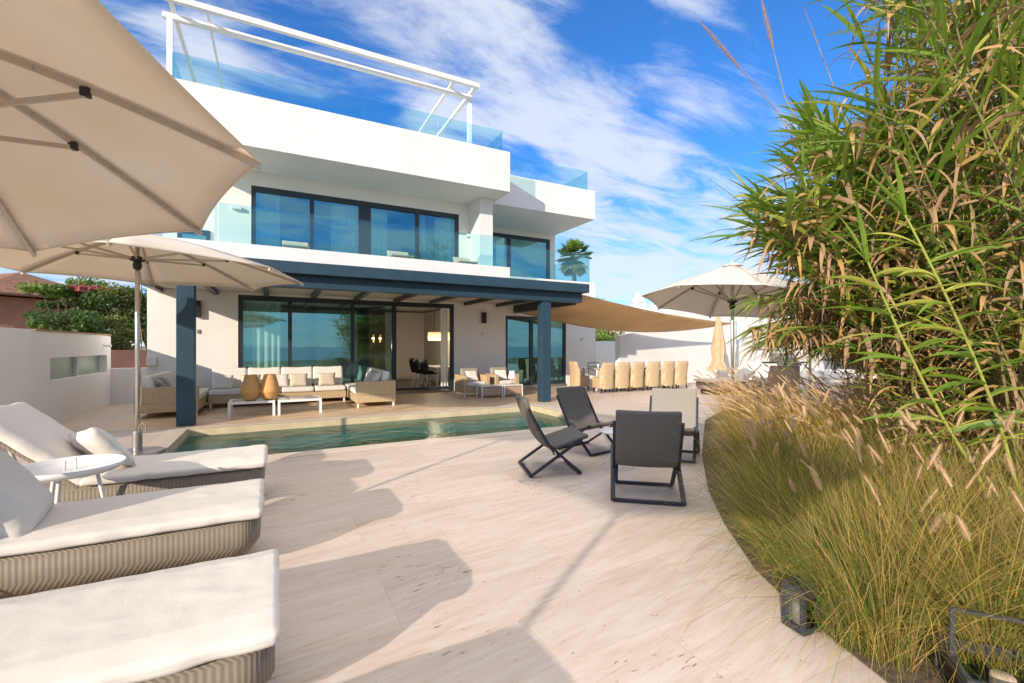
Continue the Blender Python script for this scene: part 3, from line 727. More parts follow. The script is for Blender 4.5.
def pillow(name, loc, size, rot, m, label, cat='cushion', group=None):
    sx, sy, sz = size; mb = MB(); n = 14; vs = []; fs = []
    for side in (1, -1):
        o = len(vs)
        for i in range(n+1):
            for j in range(n+1):
                u = i/n*2-1; v = j/n*2-1
                h = ((1-u**4)*(1-v**4))**.5
                pin = 1-.06*(u*u+v*v-u*u*v*v*2)
                w = 1+.04*noise.noise(Vector((u*2.5+loc[0]*3,v*2.5,loc[1])))
                vs.append((u*sx/2*pin*w, v*sy/2*pin*w, side*sz/2*h*(1+.12*noise.noise(Vector((u*3,v*3,side*2+loc[0]))))))
        for i in range(n):
            for j in range(n):
                f = (o+i*(n+1)+j,o+(i+1)*(n+1)+j,o+(i+1)*(n+1)+j+1,o+i*(n+1)+j+1); fs.append(f if side > 0 else f[::-1])
    mb.add(vs, fs)
    ob = mb.build(name, m, smooth=True)
    bm = bmesh.new(); bm.from_mesh(ob.data); bmesh.ops.remove_doubles(bm, verts=bm.verts, dist=.0008); bm.to_mesh(ob.data); bm.free()
    for p_ in ob.data.polygons: p_.use_smooth = True
    ob.location = loc; ob.rotation_euler = rot
    tag(ob, label, cat, group); return ob
pillow('pillow',(-1.42,3.70,.66),(.60,.58,.24),(0,radians(55),radians(8)),M['linen'],'plump cream pillow standing at the head of the middle lounger')
pillow('pillow',(-1.31,5.06,.62),(.46,.44,.15),(radians(-20),radians(52),radians(20)),M['linen'],'limp cream pillow leaning on the raised backrest beside the round side table')

# side table (white tray)
st = thing('side_table', 'round white tray side table between the two far loungers', 'side table', (-1.33,4.45,0))
mb = MB(); mb.lathe([(.001,.58),(.27,.58),(.305,.605),(.315,.635),(.306,.635),(.29,.60),(.001,.592)], 32); mb.build('tray', M['white_metal'], st, True)
mb = MB(); mb.tube([(-.03,0,.59),(-.03,0,.67),(.03,0,.67),(.03,0,.59)], .008, 6); mb.build('handle', M['white_metal'], st, True)
for k in range(3):
    a = k*2*pi/3+.4; mb = MB(); mb.tube([(.14*cos(a),.14*sin(a),.58),(.24*cos(a),.24*sin(a),0)], .013, 8); mb.build('leg', M['white_metal'], st, True)

lf = lounger((0,0,0),'distant white sun lounger by the foot of the folded beige parasol', True)
lf.location = camc(lat_(694,14.6),14.6); lf.rotation_euler = (0,0,pi-.25)
# ================================================================== FOLDING CHAIRS
def folding(loc, face, label, light=False):
    fx, fy = face; rz = math.atan2(fy, fx)-pi/2
    t_ = thing('folding_chair', label, 'chair', loc, rz, 'folding garden chairs round the small white table')
    W = .60
    def slab(y0,z0,y1,z1,w,th,name,curve=.0,mat_=None):
        d = Vector((0,y1-y0,z1-z0)); L_ = d.length; ang = math.atan2(z1-z0,y1-y0)
        m_ = Matrix.Translation((0,(y0+y1)/2,(z0+z1)/2)) @ Matrix.Rotation(ang,4,'X')
        def f(p):
            q = p.copy(); q.z += curve*(1-(2*p.y/L_)**2) - .012*(1-(2*p.x/w)**2); return q
        mb = MB(); mb.rbox((0,0,0),(w,L_,th),th*.45,3,8,f,m_); return mb.build(name, mat_ or M['sling'], t_, True)
    slab(-.10,.31,.36,.45,W,.05,'seat',.0)
    slab(-.39,.89,-.12,.33,W,.045,'backrest',-.03, M['sling_light'] if light else M['sling'])
    mb = MB()
    w = .325; a = (0,.30,.40); 
    mb.bar((-w,.26,.42),(-w,-.34,.02),.022,.045,(1,0,0)); mb.bar((w,.26,.42),(w,-.34,.02),.022,.045,(1,0,0)); mb.bar((-w,-.34,.02),(w,-.34,.02),.04,.028); mb.bar((-w,.26,.41),(w,.26,.41),.025)
    mb.build('leg_frame', M['chair_frame'], t_)
    mb = MB(); w = .29
    mb.bar((-w,-.16,.40),(-w,.26,.02),.022,.04,(1,0,0)); mb.bar((w,-.16,.40),(w,.26,.02),.022,.04,(1,0,0)); mb.bar((-w,.26,.02),(w,.26,.02),.035,.026)
    mb.build('leg_frame', M['chair_frame'], t_)
    w = .312
    for s_ in (-1,1):
        mb = MB(); mb.bar((s_*w,-.06,.25),(s_*w,-.365,.78),.018,.03,(1,0,0)); mb.build('back_rail', M['chair_frame'], t_)
    for s_ in (-1,1):
        mb = MB(); mb.tube([(s_*.345,-.01,.235),(s_*.28,-.01,.235)],.02,10); mb.build('hinge', M['black'], t_)
    mb = MB(); mb.box(.12,.2,-.395,-.391,.81,.817); o = mb.build('tag', M['steel'], t_)
    return t_
folding((3.00,4.70,0),(.96,-.29),'dark folding chair on the left seen from its side')
folding((4.02,5.28,0),(.20,-.98),'grey folding chair at the back beside the pool, facing the camera')
folding((3.36,3.50,0),(.64,.77),'front folding chair with its dark back to the camera')
folding((4.76,4.46,0),(-.62,-.5),'pale grey folding chair on the right beside the tall grass', True)
wt = thing('wire_table', 'small round white wire table amid the folding chairs', 'side table', (3.78,4.42,0))
mb = MB(); mb.lathe([(.001,.43),(.22,.43),(.225,.44),(.22,.45),(.001,.45)], 24); mb.build('tabletop', M['white_metal'], wt, True)
mb = MB()
for k in range(6):
    a = k*pi/3; mb.tube([(.2*cos(a),.2*sin(a),.43),(.07*cos(a+.5),.07*sin(a+.5),.2),(.2*cos(a+1),.2*sin(a+1),.01)],.005,5)
mb.tube([(.2*cos(i*pi/10),.2*sin(i*pi/10),.01) for i in range(21)],.006,5); mb.build('wire_base', M['white_metal'], wt)

# ================================================================== SOFAS
def run_sofa(x0,x1,y0,y1,side,label,n):
    """side: which edge carries the back: 'l','r','b'"""
    t_ = thing('rattan_sofa', label, 'sofa', ((x0+x1)/2,(y0+y1)/2,0))
    ox, oy = (x0+x1)/2, (y0+y1)/2
    x0 -= ox; x1 -= ox; y0 -= oy; y1 -= oy
    mb = MB(); mb.box(x0,x1,y0,y1,.12,.30,.012); mb.build('seat_frame', M['wicker_light'], t_)
    mb = MB(); b = .10
    if side == 'l': mb.box(x0,x0+b,y0,y1,.301,.64,.012); mb.box(x0+b,x1,y0,y0+b,.301,.64,.012)
    if side == 'r': mb.box(x1-b,x1,y0,y1,.301,.64,.012); mb.box(x0,x1-b,y0,y0+b,.301,.64,.012)
    if side == 'b': mb.box(x0,x1,y1-b,y1,.301,.64,.012)
    mb.build('back_panel', M['wicker_light'], t_)
    for a in (x0+.05,x1-.05):
        for c in (y0+.05,y1-.05):
            mb = MB(); mb.box(a-.02,a+.02,c-.02,c+.02,0.001,.125); mb.build('leg', M['white_metal'], t_)
    for i in range(n):
        if side == 'b':
            w = (x1-x0)/n; a = x0+i*w
            mb = MB(); mb.rbox((a+w/2,(y0+y1-b)/2,.37),(w-.02,y1-y0-b-.01,.13),.045,3,6); mb.build('seat_cushion', M['cushion'], t_, True)
            mb = MB(); mb.rbox((0,0,0),(w-.005,.18,.52),.06,4,6,lambda p: Vector((p.x,p.y,p.z+.015*abs(p.x)/.3)),Matrix.Translation((a+w/2,y1-b-.15,.66)) @ Matrix.Rotation(radians(-12),4,'X')); mb.build('back_cushion', M['cushion'], t_, True)
        else:
            w = (y1-y0-b)/n; a = y0+b+i*w; s_ = 1 if side == 'l' else -1; bx = (x0+b+.13) if side == 'l' else (x1-b-.13)
            mb = MB(); mb.rbox(((x0+x1)/2+s_*b/2,a+w/2,.37),(x1-x0-b-.01,w-.02,.13),.045,3,6); mb.build('seat_cushion', M['cushion'], t_, True)
            mb = MB(); mb.rbox((0,0,0),(.16,w-.05,.48),.06,4,6,None,Matrix.Translation((bx,a+w/2,.64)) @ Matrix.Rotation(radians(-12)*s_,4,'Y')); mb.build('back_cushion', M['cushion'], t_, True)
    return t_
run_sofa(-2.54,-1.45,11.7,13.9,'l','left arm of the outdoor corner sofa behind the left pergola post',2)
run_sofa(-1.42,1.70,12.95,13.95,'b','long back row of the rattan sofa below the windows',4)
run_sofa(1.73,2.68,11.45,13.95,'r','right arm of the rattan sofa with its woven end panel by the open door',2)
G = 'scatter cushions on the rattan sofas'
for i, (x, y, z, s_, ry, m_, lb) in enumerate([
    (-2.15,12.15,.62,.42,-50,'stripe_cushion','striped grey cushion on the left sofa arm, nearest the post'),
    (-2.2,12.6,.62,.42,-60,'grey_cushion','grey cushion on the left sofa arm, second from its end'),
    (-2.2,13.1,.62,.44,-60,'cushion','white cushion on the left sofa arm toward the corner')]):
    pillow('cushion',(x,y,z),(s_,s_,.14),(0,radians(-ry),radians(10*i)),M[m_],lb,'cushion',G)
for x, m_, lb in ((-1.15,'cushion','white cushion in the left corner of the back sofa row'),(-.55,'beige_cushion','cream cushion on the back sofa row left of the rattan lanterns'),(.1,'cushion','white cushion on the back sofa row between the two rattan lanterns'),(.55,'beige_cushion','beige cushion on the back sofa row just right of the lanterns'),(1.25,'beige_cushion','beige cushion at the right end of the back sofa row')):
    pillow('cushion',(x,13.30,.60),(.44,.36,.13),(radians(70),0,U(-.1,.1)),M[m_],lb,'cushion',G)
for k, (y, m_, lb) in enumerate(((11.9,'cushion','white cushion on the right sofa arm nearest its woven end'),(12.4,'beige_cushion','cream cushion on the right sofa arm, second from its woven end'),(12.9,'cushion','white cushion on the right sofa arm deeper in'))):
    pillow('cushion',(2.28,y,.65),(.42,.42,.14),(0,radians(-62),radians(-8*k)),M[m_],lb,'cushion',G)
def coffee(x0,x1,y0,y1,label):
    t_ = thing('coffee_table', label, 'coffee table', ((x0+x1)/2,(y0+y1)/2,0), 0, 'white coffee tables before the sofa')
    w, d = (x1-x0)/2, (y1-y0)/2
    mb = MB(); mb.box(-w+.05,w-.05,-d+.05,d-.05,.305,.325); mb.build('tabletop', M['tabletop'], t_)
    mb = MB(); mb.box(-w,w,-d,-d+.05,.28,.33,.004); mb.box(-w,w,d-.05,d,.28,.33,.004); mb.box(-w,-w+.05,-d+.05,d-.05,.28,.33); mb.box(w-.05,w,-d+.05,d-.05,.28,.33); mb.build('rim', M['white_metal'], t_)
    for a in (-w+.025,w-.025):
        for c in (-d+.025,d-.025):
            mb = MB(); mb.box(a-.024,a+.024,c-.024,c+.024,0.001,.279); mb.build('leg', M['white_metal'], t_)
coffee(-.87,.0,11.05,11.75,'left white coffee table carrying the two rattan lanterns')
coffee(.05,.93,11.02,11.72,'right white coffee table, the one with a bare top')
def lantern(loc, label):
    mb = MB(); n = 28; prof = [(.10,0),(.13,.02),(.20,.17),(.205,.2),(.12,.53),(.115,.55),(.10,.55),(.10,.5)]
    mb.lathe(prof, n); mb.f = [f for f in mb.f if len(f) == 4]; mb.fm = [0]*len(mb.f)
    o = mb.build('rattan_lantern', M['rattan_lantern']); o.location = loc; tag(o, label, 'lantern', 'rattan lanterns on the coffee tables')
p = on_y(250.8,399,11.25); lantern((p.x,11.3,.331),'left woven rattan lantern, nearer the left pergola post')
p = on_y(276,399,11.25); lantern((p.x-.12,11.28,.331),'right woven rattan lantern, where the two coffee tables meet')

# armchairs + little tables + lamp
def armchair(loc, rz, label):
    t_ = thing('rattan_armchair', label, 'armchair', loc, rz, 'rattan armchairs by the wall')
    w, d = .42, .40
    mb = MB(); mb.box(-w,w,-d,d,.10,.30,.012); mb.build('seat_frame', M['wicker_light'], t_)
    for s_ in (-1,1):
        mb = MB(); mb.box(s_*w-(.12 if s_ > 0 else 0), s_*w+(.12 if s_ < 0 else 0), -d,d,.301,.62,.012); mb.build('armrest', M['wicker_light'], t_)
    mb = MB(); mb.box(-w+.12,w-.12,d-.1,d,.301,.62,.012); mb.build('backrest', M['wicker_light'], t_)
    mb = MB(); mb.rbox((0,-.05,.36),(2*w-.26,2*d-.14,.12),.04,3,5); mb.build('seat_cushion', M['cushion'], t_, True)
    mb = MB(); mb.rbox((0,0,0),(2*w-.26,.15,.44),.06,3,5,None,Matrix.Translation((0,d-.19,.60)) @ Matrix.Rotation(radians(-12),4,'X')); mb.build('back_cushion', M['grey_cushion'], t_, True)
    mb = MB()
    for a in (-w+.03,w-.03):
        for c in (-d+.03,d-.03): mb.box(a-.018,a+.018,c-.018,c+.018,.001,.101)
    mb.build('feet', M['white_metal'], t_)
    return t_
a0 = armchair((5.36,12.95,0),0,'left rattan armchair beside the open sliding door')
dup(a0,(6.42,13.05,0),.02,'right rattan armchair behind the small lamp')
pillow('cushion',(5.36,12.95,.58),(.40,.36,.12),(radians(65),0,.1),M['cushion'],'white cushion in the left rattan armchair','cushion',G)
pillow('cushion',(6.40,13.05,.58),(.40,.36,.12),(radians(65),0,-.15),M['cushion'],'white cushion in the right rattan armchair','cushion',G)
def cubetable(x0,x1,y0,y1,label):
    t_ = thing('low_table', label, 'side table', ((x0+x1)/2,(y0+y1)/2,0), 0, 'low wicker tables before the armchairs')
    w, d = (x1-x0)/2,(y1-y0)/2
    mb = MB()
    for a in (-w,w-.03):
        for c in (-d,d-.03): mb.box(a,a+.03,c,c+.03,.001,.32)
    mb.box(-w,w,-d,d,.321,.35); mb.build('frame', M['white_metal'], t_)
    mb = MB(); mb.box(-w+.031,w-.031,-d+.003,d-.003,.07,.30,.01); mb.build('wicker_box', M['wickerpink'], t_)
cubetable(5.25,5.93,11.95,12.35,'left low wicker table before the armchairs'); cubetable(5.97,6.6,11.97,12.37,'right low wicker table carrying the small lamp')
lm = thing('table_lamp', 'small lamp with a white shade on the low wicker table', 'lamp', (6.33,12.15,.351))
mb = MB(); mb.lathe([(.07,0),(.07,.015),(.012,.025),(.012,.22)], 14); mb.build('stand', M['steel'], lm)
mb = MB(); mb.lathe([(.13,.18),(.085,.40)], 20); mb.f = mb.f[:-2]; mb.fm = mb.fm[:-2]; mb.build('lamp_shade', M['ceramic'], lm, True)

# ================================================================== DINING SET
def dchair(loc, rz, label):
    t_ = thing('wicker_dining_chair', label, 'chair', loc, rz, 'wicker dining chairs round the long outdoor table')
    w = .265
    mb = MB(); mb.rbox((0,0,.30),(2*w-.04,.44,.34),.04,2,2); mb.build('seat', M['wicker_light'], t_, True)
    mb = MB(); nz, na = 8, 16; vs = []
    for th in (0,.035):
        for i in range(nz+1):
            z = .12+.80*i/nz; fl = .86+.20*(i/nz)
            for k in range(na+1):
                a = radians(190+160*k/na) ; rx, ry = w*fl-th, (.27+.05*(i/nz)**2)-th
                topcut = .0 if 4 <= k <= na-4 else (.30*(1-min(k,na-k)/4)**.6)*max(0,(i/nz-.5)/.5)
                ca, sa = cos(a), sin(a); ca = math.copysign(abs(ca)**.55, ca); sa = math.copysign(abs(sa)**.55, sa); vs.append((rx*ca, ry*sa, z-topcut))
    n1_ = (nz+1)*(na+1); fs = []
    for o_ in (0,n1_):
        for i in range(nz):
            for k in range(na):
                q = o_+i*(na+1)+k; fs.append((q,q+1,q+na+2,q+na+1))
    for k in range(na): q = nz*(na+1)+k; fs.append((q,q+1,q+1+n1_,q+n1_))
    for i in range(nz):
        for k in (0,na): q = i*(na+1)+k; fs.append((q,q+na+1,q+na+1+n1_,q+n1_))
    mb.add(vs, fs); mb.build('curved_back', M['wicker_light'], t_, True)
    for s_ in (-1,1):
        for y in (-.2,.17):
            mb = MB(); mb.bar((s_*.2,y,.14),(s_*.21,y,.001),.03); mb.build('leg', M['black'], t_)
    return t_
d0 = None
ords = ['first','second','third','fourth','fifth','sixth']
pxs = [603,618.7,633,649,663.5,677]
for i, px in enumerate(pxs):
    r = ray(px, 391); Yc = 11.72; t_ = Yc/r.y; x = r.x*t_
    lb = 'wicker dining chair with its back to the pool, %s from the left' % ords[i]
    if d0 is None: d0 = dchair((x,Yc,0),U(-.05,.05),lb)
    else: dup(d0,(x,Yc,0),U(-.08,.08),lb)
for o in [x for x in bpy.data.objects if x.name.startswith('wicker_dining_chair')]: o.scale = (1.12,1.05,1.06)
dup(d0,(9.25,12.75,0),-pi/2,'wicker dining chair at the left head of the long outdoor table')
tb = thing('outdoor_dining_table', 'long outdoor dining table behind the row of wicker chairs', 'table', (9.55,12.2,0))
mb = MB(); mb.box(0,3.3,0,.9,.72,.75,.005); mb.build('tabletop', M['tabletop'], tb)
for a, c in ((.04,.04),(3.2,.04),(.04,.8),(3.2,.8)):
    mb = MB(); mb.box(a,a+.06,c,c+.06,.001,.719); mb.build('leg', M['white_metal'], tb)
def fchair(loc, rz, label):
    t_ = thing('metal_chair', label, 'chair', loc, rz, 'black metal framed chairs behind the dining table')
    mb = MB()
    for s_ in (-1,1): mb.tube([(s_*.25,.2,0),(s_*.25,.2,.62),(s_*.25,-.2,.62),(s_*.25,-.2,0)],.013,6); mb.tube([(s_*.25,-.2,.6),(s_*.24,-.26,.88)],.013,6)
    mb.tube([(-.24,-.26,.88),(.24,-.26,.88)],.013,6); mb.tube([(-.24,-.22,.74),(.24,-.22,.74)],.013,6); mb.build('frame', M['black'], t_)
    mb = MB(); mb.box(-.23,.23,-.2,.2,.43,.46,.008); mb.build('seat', M['steel'], t_)
    return t_
f0 = fchair((10.45,13.3,0),pi,'left black framed chair behind the wicker chairs'); dup(f0,(11.75,13.3,0),pi,'right black framed chair behind the wicker chairs')
mb = MB(); mb.lathe([(.05,0),(.06,.12),(.055,.13)], 14); o = mb.build('white_cup', M['ceramic'], smooth=True); o.location = (9.9,12.6,.751); tag(o,'white pot on the left end of the outdoor table','pot')

# shade sail
C1 = Vector((7.62,10.35,2.93)); C2 = Vector((7.4,14.1,2.72)); C3 = at_depth(735,323.5,18.4); 
mb = MB(); n = 18; vs = []; idx = {}
for i in range(n+1):
    for j in range(n+1-i):
        u, v = i/n, j/n; w = 1-u-v
        p = C1*w + C2*v + C3*u
        ctr = (C1+C2+C3)/3
        e = max(4*u*w*(1-v), 4*u*v*(1-w), 4*v*w*(1-u)) if True else 0
        k = (4*u*w*(1 if v < .001 else max(0,1-6*v)) + 4*u*v*max(0,1-6*w) + 4*v*w*max(0,1-6*u))
        p = p.lerp(ctr, .10*k); p.z -= .30*u*w+2.2*u*v+.5*v*w
        idx[(i,j)] = len(vs); vs.append(p)
fs = []
for i in range(n):
    for j in range(n-i):
        fs.append((idx[(i,j)],idx[(i+1,j)],idx[(i,j+1)]))
        if j < n-i-1: fs.append((idx[(i+1,j)],idx[(i+1,j+1)],idx[(i,j+1)]))
mb.add(vs, fs)
sl = mb.build('shade_sail', M['sail'], smooth=True); tag(sl,'tan triangular shade sail stretched from the pergola over the dining table','shade sail')
sl.modifiers.new('s','SOLIDIFY').thickness = .004
mb = MB(); mb.tube([(C3.x+.1,C3.y+.05,0),(C3.x+.1,C3.y+.05,C3.z+.1)],.04,10); o = mb.build('sail_post', M['alu'], smooth=True); tag(o,'slim steel post holding the far corner of the tan sail','post')

# ================================================================== GARDEN WALLS
wl = thing('garden_wall', 'white boundary wall on the left with a strip of green frosted glass', 'wall', (-3.75,8,0))
mb = MB()
def wallx(mb, poly, x0, x1):
    vs = [(x0,y,z) for y,z in poly]+[(x1,y,z) for y,z in poly]; n = len(poly)
    mb.add(vs, [tuple(range(n)), tuple(range(n,2*n))[::-1]]+[(i,(i+1)%n,n+(i+1)%n,n+i) for i in range(n)])
def seg(y0,y1,z0,z1a,z1b): wallx(mb, [(y0,z0),(y1,z0),(y1,z1b),(y0,z1a)], -4.05,-3.75)
wa = on_ground(50,400); 
def Xp(px,py,X=-3.75):
    r = ray(px,py); t = X/r.x; return Vector((X,r.y*t,EYE+r.z*t))
q0, q1 = Xp(50,357), Xp(107,357); qb0 = Xp(50,380); q1t = Xp(107,357); 
y0, y1 = q0.y, q1.y; zt, zb = 1.40, .99
zt = Xp(50,358).z; zb = Xp(50,381).z
seg(8.6,y0,0.001,1.79,1.79); seg(y0,y1,.001,zb,zb); seg(y0,y1,zt,1.79,1.76); seg(y1,15.15,.001,1.76,1.74)
o = mb.build('masonry', mat('garden_wall_white',(.88,.87,.85),.85,var=.05,scale=1.2,bump=.15,bscale=60), wl); o.location = -Vector(wl.location)
mb = MB(); ym = Xp(83,365).y; mb.box(-3.93,-3.9,y0,ym-.03,zb,zt); mb.box(-3.93,-3.9,ym+.03,y1,zb,zt); o = mb.build('frosted_glass', M['louver'], wl); o.location = -Vector(wl.location)
mb = MB(); mb.box(-3.95,-3.84,ym-.03,ym+.03,zb,zt); o = mb.build('mullion', M['plaster'], wl); o.location = -Vector(wl.location)
mb = MB(); mb.box(-4.06,-3.74,11.0,15.16,1.765,1.80); mb.box(-4.1,-3.8,8.6,10.4,1.795,1.84); o = mb.build('tile_coping', mat('coping_clay',(.45,.28,.16),.9,var=.3,scale=5), wl); o.location = -Vector(wl.location)
mb = MB(); mb.tube([(-3.75,14.6,1.52),(-3.6,14.6,1.5)],.03,8); o = mb.build('spout', M['white_metal'], wl); o.location = -Vector(wl.location)
w2 = MB(); w2.box(-4.05,-2.83,15.16,15.4,.001,.92); o = w2.build('low_wall', M['plaster']); tag(o,'low white wall between the left boundary wall and the villa','wall')
w3 = MB(); w3.box(-9,-2.4,22,22.2,-.4,1.35); o = w3.build('rust_fence', M['rust']); tag(o,'dark red brown fence below the trees at the left','fence')

# right white wall (plan: cam coords)
def planwall(name, pts, label, thick=.25, m=None):
    """pts: (lat, d, ztop)"""
    mb = MB(); P = [(camc(a, d), z) for a, d, z in pts]
    dirv = (P[-1][0]-P[0][0]).normalized(); nrm = Vector((-dirv.y,dirv.x,0))*thick
    for i in range(len(P)-1):
        (a, za), (b, zb_) = P[i], P[i+1]
        a2, b2 = a+nrm, b+nrm
        vs = [(a.x,a.y,-.3),(b.x,b.y,-.3),(b.x,b.y,zb_),(a.x,a.y,za),(a2.x,a2.y,-.3),(b2.x,b2.y,-.3),(b2.x,b2.y,zb_),(a2.x,a2.y,za)]
        mb.add(vs, [(0,1,2,3),(7,6,5,4),(0,3,7,4),(1,5,6,2),(3,2,6,7),(0,4,5,1)])
    o = mb.build(name, m or M['plaster']); tag(o, label, 'wall'); return o
def lat(px, d): return (px-512)/FPX*d
def zz(py, d): return EYE+(HY-py)/FPX*d
W0 = (lat(620,16.8),16.8)
def wp(s_): return (W0[0]+16.1*s_, W0[1]+9.5*s_)
tops = []
for s_, py in ((0,336),(.03,333),(.08,326),(.13,318),(.17,306),(.35,309),(.64,320),(1.0,330.5)):
    a, d = wp(s_); tops.append((a, d, zz(py, d)))
planwall('garden_wall', tops, 'tall white stepped garden wall behind the dining table and barbecue')
planwall('garden_wall', [(lat(590,20.5),20.5,1.72),(lat(622,20.3),20.3,1.72)], 'low shaded white wall between the villa corner and the tall wall')
mb = MB(); a, d = wp(.62); c0 = camc(lat(720,17.6),17.6); c1 = camc(lat(850,19.5),19.5)
mb.bar(c0+Vector((0,0,.25)), c1+Vector((0,0,.25)), .45,.5); o = mb.build('white_bench', M['plaster']); tag(o,'low white masonry bench at the foot of the garden wall','bench')

# barbecue
bq = thing('barbecue', 'stainless gas barbecue with three knobs before the white wall', 'barbecue', camc(lat(783,16),16), -YAW+.25)
mb = MB(); mb.add([(-.42,-.28,.08),(.42,-.28,.08),(.5,.25,.08),(-.5,.25,.08),(-.30,-.22,.80),(.5,-.22,.80),(.5,.25,.80),(-.30,.25,.80)],[(0,3,2,1),(4,5,6,7),(0,1,5,4),(1,2,6,5),(2,3,7,6),(3,0,4,7)]); mb.build('cabinet', M['barbecue'], bq)
mb = MB(); mb.box(-.42,.5,-.3,-.2,.81,.94,.01); mb.build('control_panel', M['steel'], bq)
for x in (-.25,.0,.25):
    mb = MB(); mb.tube([(x,-.3,.875),(x,-.34,.875)],.035,12); mb.build('knob', M['black'], bq)
mb = MB(); mb.box(-.75,.85,-.2,.25,.90,.945,.01); mb.build('shelf', M['black'], bq)
mb = MB(); prof = [(-.2,.95),(-.2,1.1),(-.08,1.22),(.12,1.25),(.25,1.15),(.25,.95)]
vs = [(-.35,y,z) for y,z in prof]+[(.42,y,z) for y,z in prof]; n = 6
mb.add(vs, [tuple(range(6)), tuple(range(6,12))[::-1]]+[(i,(i+1)%6,6+(i+1)%6,6+i) for i in range(6)]); mb.build('lid', M['steel'], bq)
for px, d, m_, lb in ((810,13.5,'steel','thin grey pole left, rising from the tall grass by the barbecue'),(885.5,13.0,'alu','thin pale pole right, rising from the grass before the dark hedge')):
    mb = MB(); mb.tube([(0,0,0),(0,0,zz(312,d))],.035,10); o = mb.build('pole', M[m_], smooth=True); o.location = camc(lat(px,d),d); tag(o, lb, 'pole')
# planter / table under hedge
pt = thing('garden_table', 'dark garden table with pale seat blocks before the dark hedge', 'table', camc(lat(856,17),17), -YAW)
mb = MB(); mb.box(-1.0,.9,-.3,.3,.30,.5,.02); mb.build('pale_block', M['ceramic'], pt); mb = MB(); mb.box(-1.1,-.1,-.35,.3,.95,1.0,.01); mb.bar((-1.0,-.3,.5),(-1.0,-.3,.96),.05); mb.bar((-.2,-.3,.5),(-.2,-.3,.96),.05); mb.build('dark_top', M['black'], pt)

# small fire lantern boxes
def box_lantern(loc, rz, w, h, label, handle=False, tilt=0):
    t_ = thing('metal_lantern', label, 'lantern', loc, rz); t_.rotation_euler = (tilt,0,rz)
    b = .022; q = w/2
    mb = MB()
    for a in (-1,1):
        for c in (-1,1): mb.box(a*q-(b if a > 0 else 0),a*q+(b if a < 0 else 0),c*q-(b if c > 0 else 0),c*q+(b if c < 0 else 0),.03,h-.05)
    mb.box(-q,q,-q,q,0,.03,.003); mb.build('frame', M['darkstone'], t_)
    mb = MB(); mb.box(-q,q,-q,-q+b,h-.05,h,.002); mb.box(-q,q,q-b,q,h-.05,h,.002); mb.box(-q,-q+b,-q+b,q-b,h-.05,h); mb.box(q-b,q,-q+b,q-b,h-.05,h)
    if not handle: mb.box(-q+b,q-b,-q+b,q-b,h-.03,h-.012)
    mb.build('top', M['darkstone'], t_)
    for a in (-1,1):
        mb = MB(); mb.box(a*q-.012*a-.002,a*q-.012*a+.002,-q+b,q-b,.03,h-.05); mb.build('pane', M['roomglass'], t_)
    for a in (-1,1):
        mb = MB(); mb.box(-q+b,q-b,a*q-.012*a-.002,a*q-.012*a+.002,.03,h-.05); mb.build('pane', M['roomglass'], t_)
    mb = MB(); mb.lathe([(.04,.031),(.04,.13),(.035,.135)], 16); mb.build('candle', M['candle'], t_, True)
    if handle:
        mb = MB(); e = q-.01; mb.bar((-e,0,h-.02),(-e,0,h+.20),.012,.018); mb.bar((e,0,h-.02),(e,0,h+.20),.012,.018); mb.bar((-e-.006,0,h+.2),(e+.006,0,h+.2),.018,.012); mb.build('handle', M['darkstone'], t_)
p = camc(lat(801,2.42),2.42)
box_lantern((p.x,p.y,.006), -YAW+.35, .13, .23, 'small dark metal candle lantern on the paving edge beside the grass')
p = camc(lat(1003,1.88),1.88)
box_lantern((p.x,p.y,.006), -YAW-.45, .34, .17, 'larger dark open lantern with a steel handle in the grass at the bottom right', True)

# ================================================================== PLANTS
def ribbon(mb, pts, widths, side):
    n = len(pts); o = []
    for i, p in enumerate(pts):
        w = widths[i]
        if i == n-1: o.append((p,)); continue
        o.append((p-side*w, p+side*w))
    vs = []; fs = []
    for t_ in o: vs += list(t_)
    for i in range(n-2): fs.append((2*i,2*i+1,2*i+3,2*i+2))
    fs.append((2*(n-2),2*(n-2)+1,2*(n-1)))
    mb.add(vs, fs)
def blade(mb, root, dirh, L_, lean, bend, w, seg=4):
    """grass blade: starts vertical-ish leaning along dirh, bends over"""
    pts = []; p = Vector(root); a = lean; st = L_/seg
    for i in range(seg+1):
        pts.append(p.copy()); p = p + (dirh*sin(a)+Vector((0,0,cos(a))))*st; a += bend/seg
    sd = Vector((-dirh.y,dirh.x,0)); th = U(0,pi); sd = (sd*cos(th)+dirh*sin(th)*.8)
    ribbon(mb, pts, [w*(1-.6*i/seg) for i in range(seg+1)], sd)
    return pts

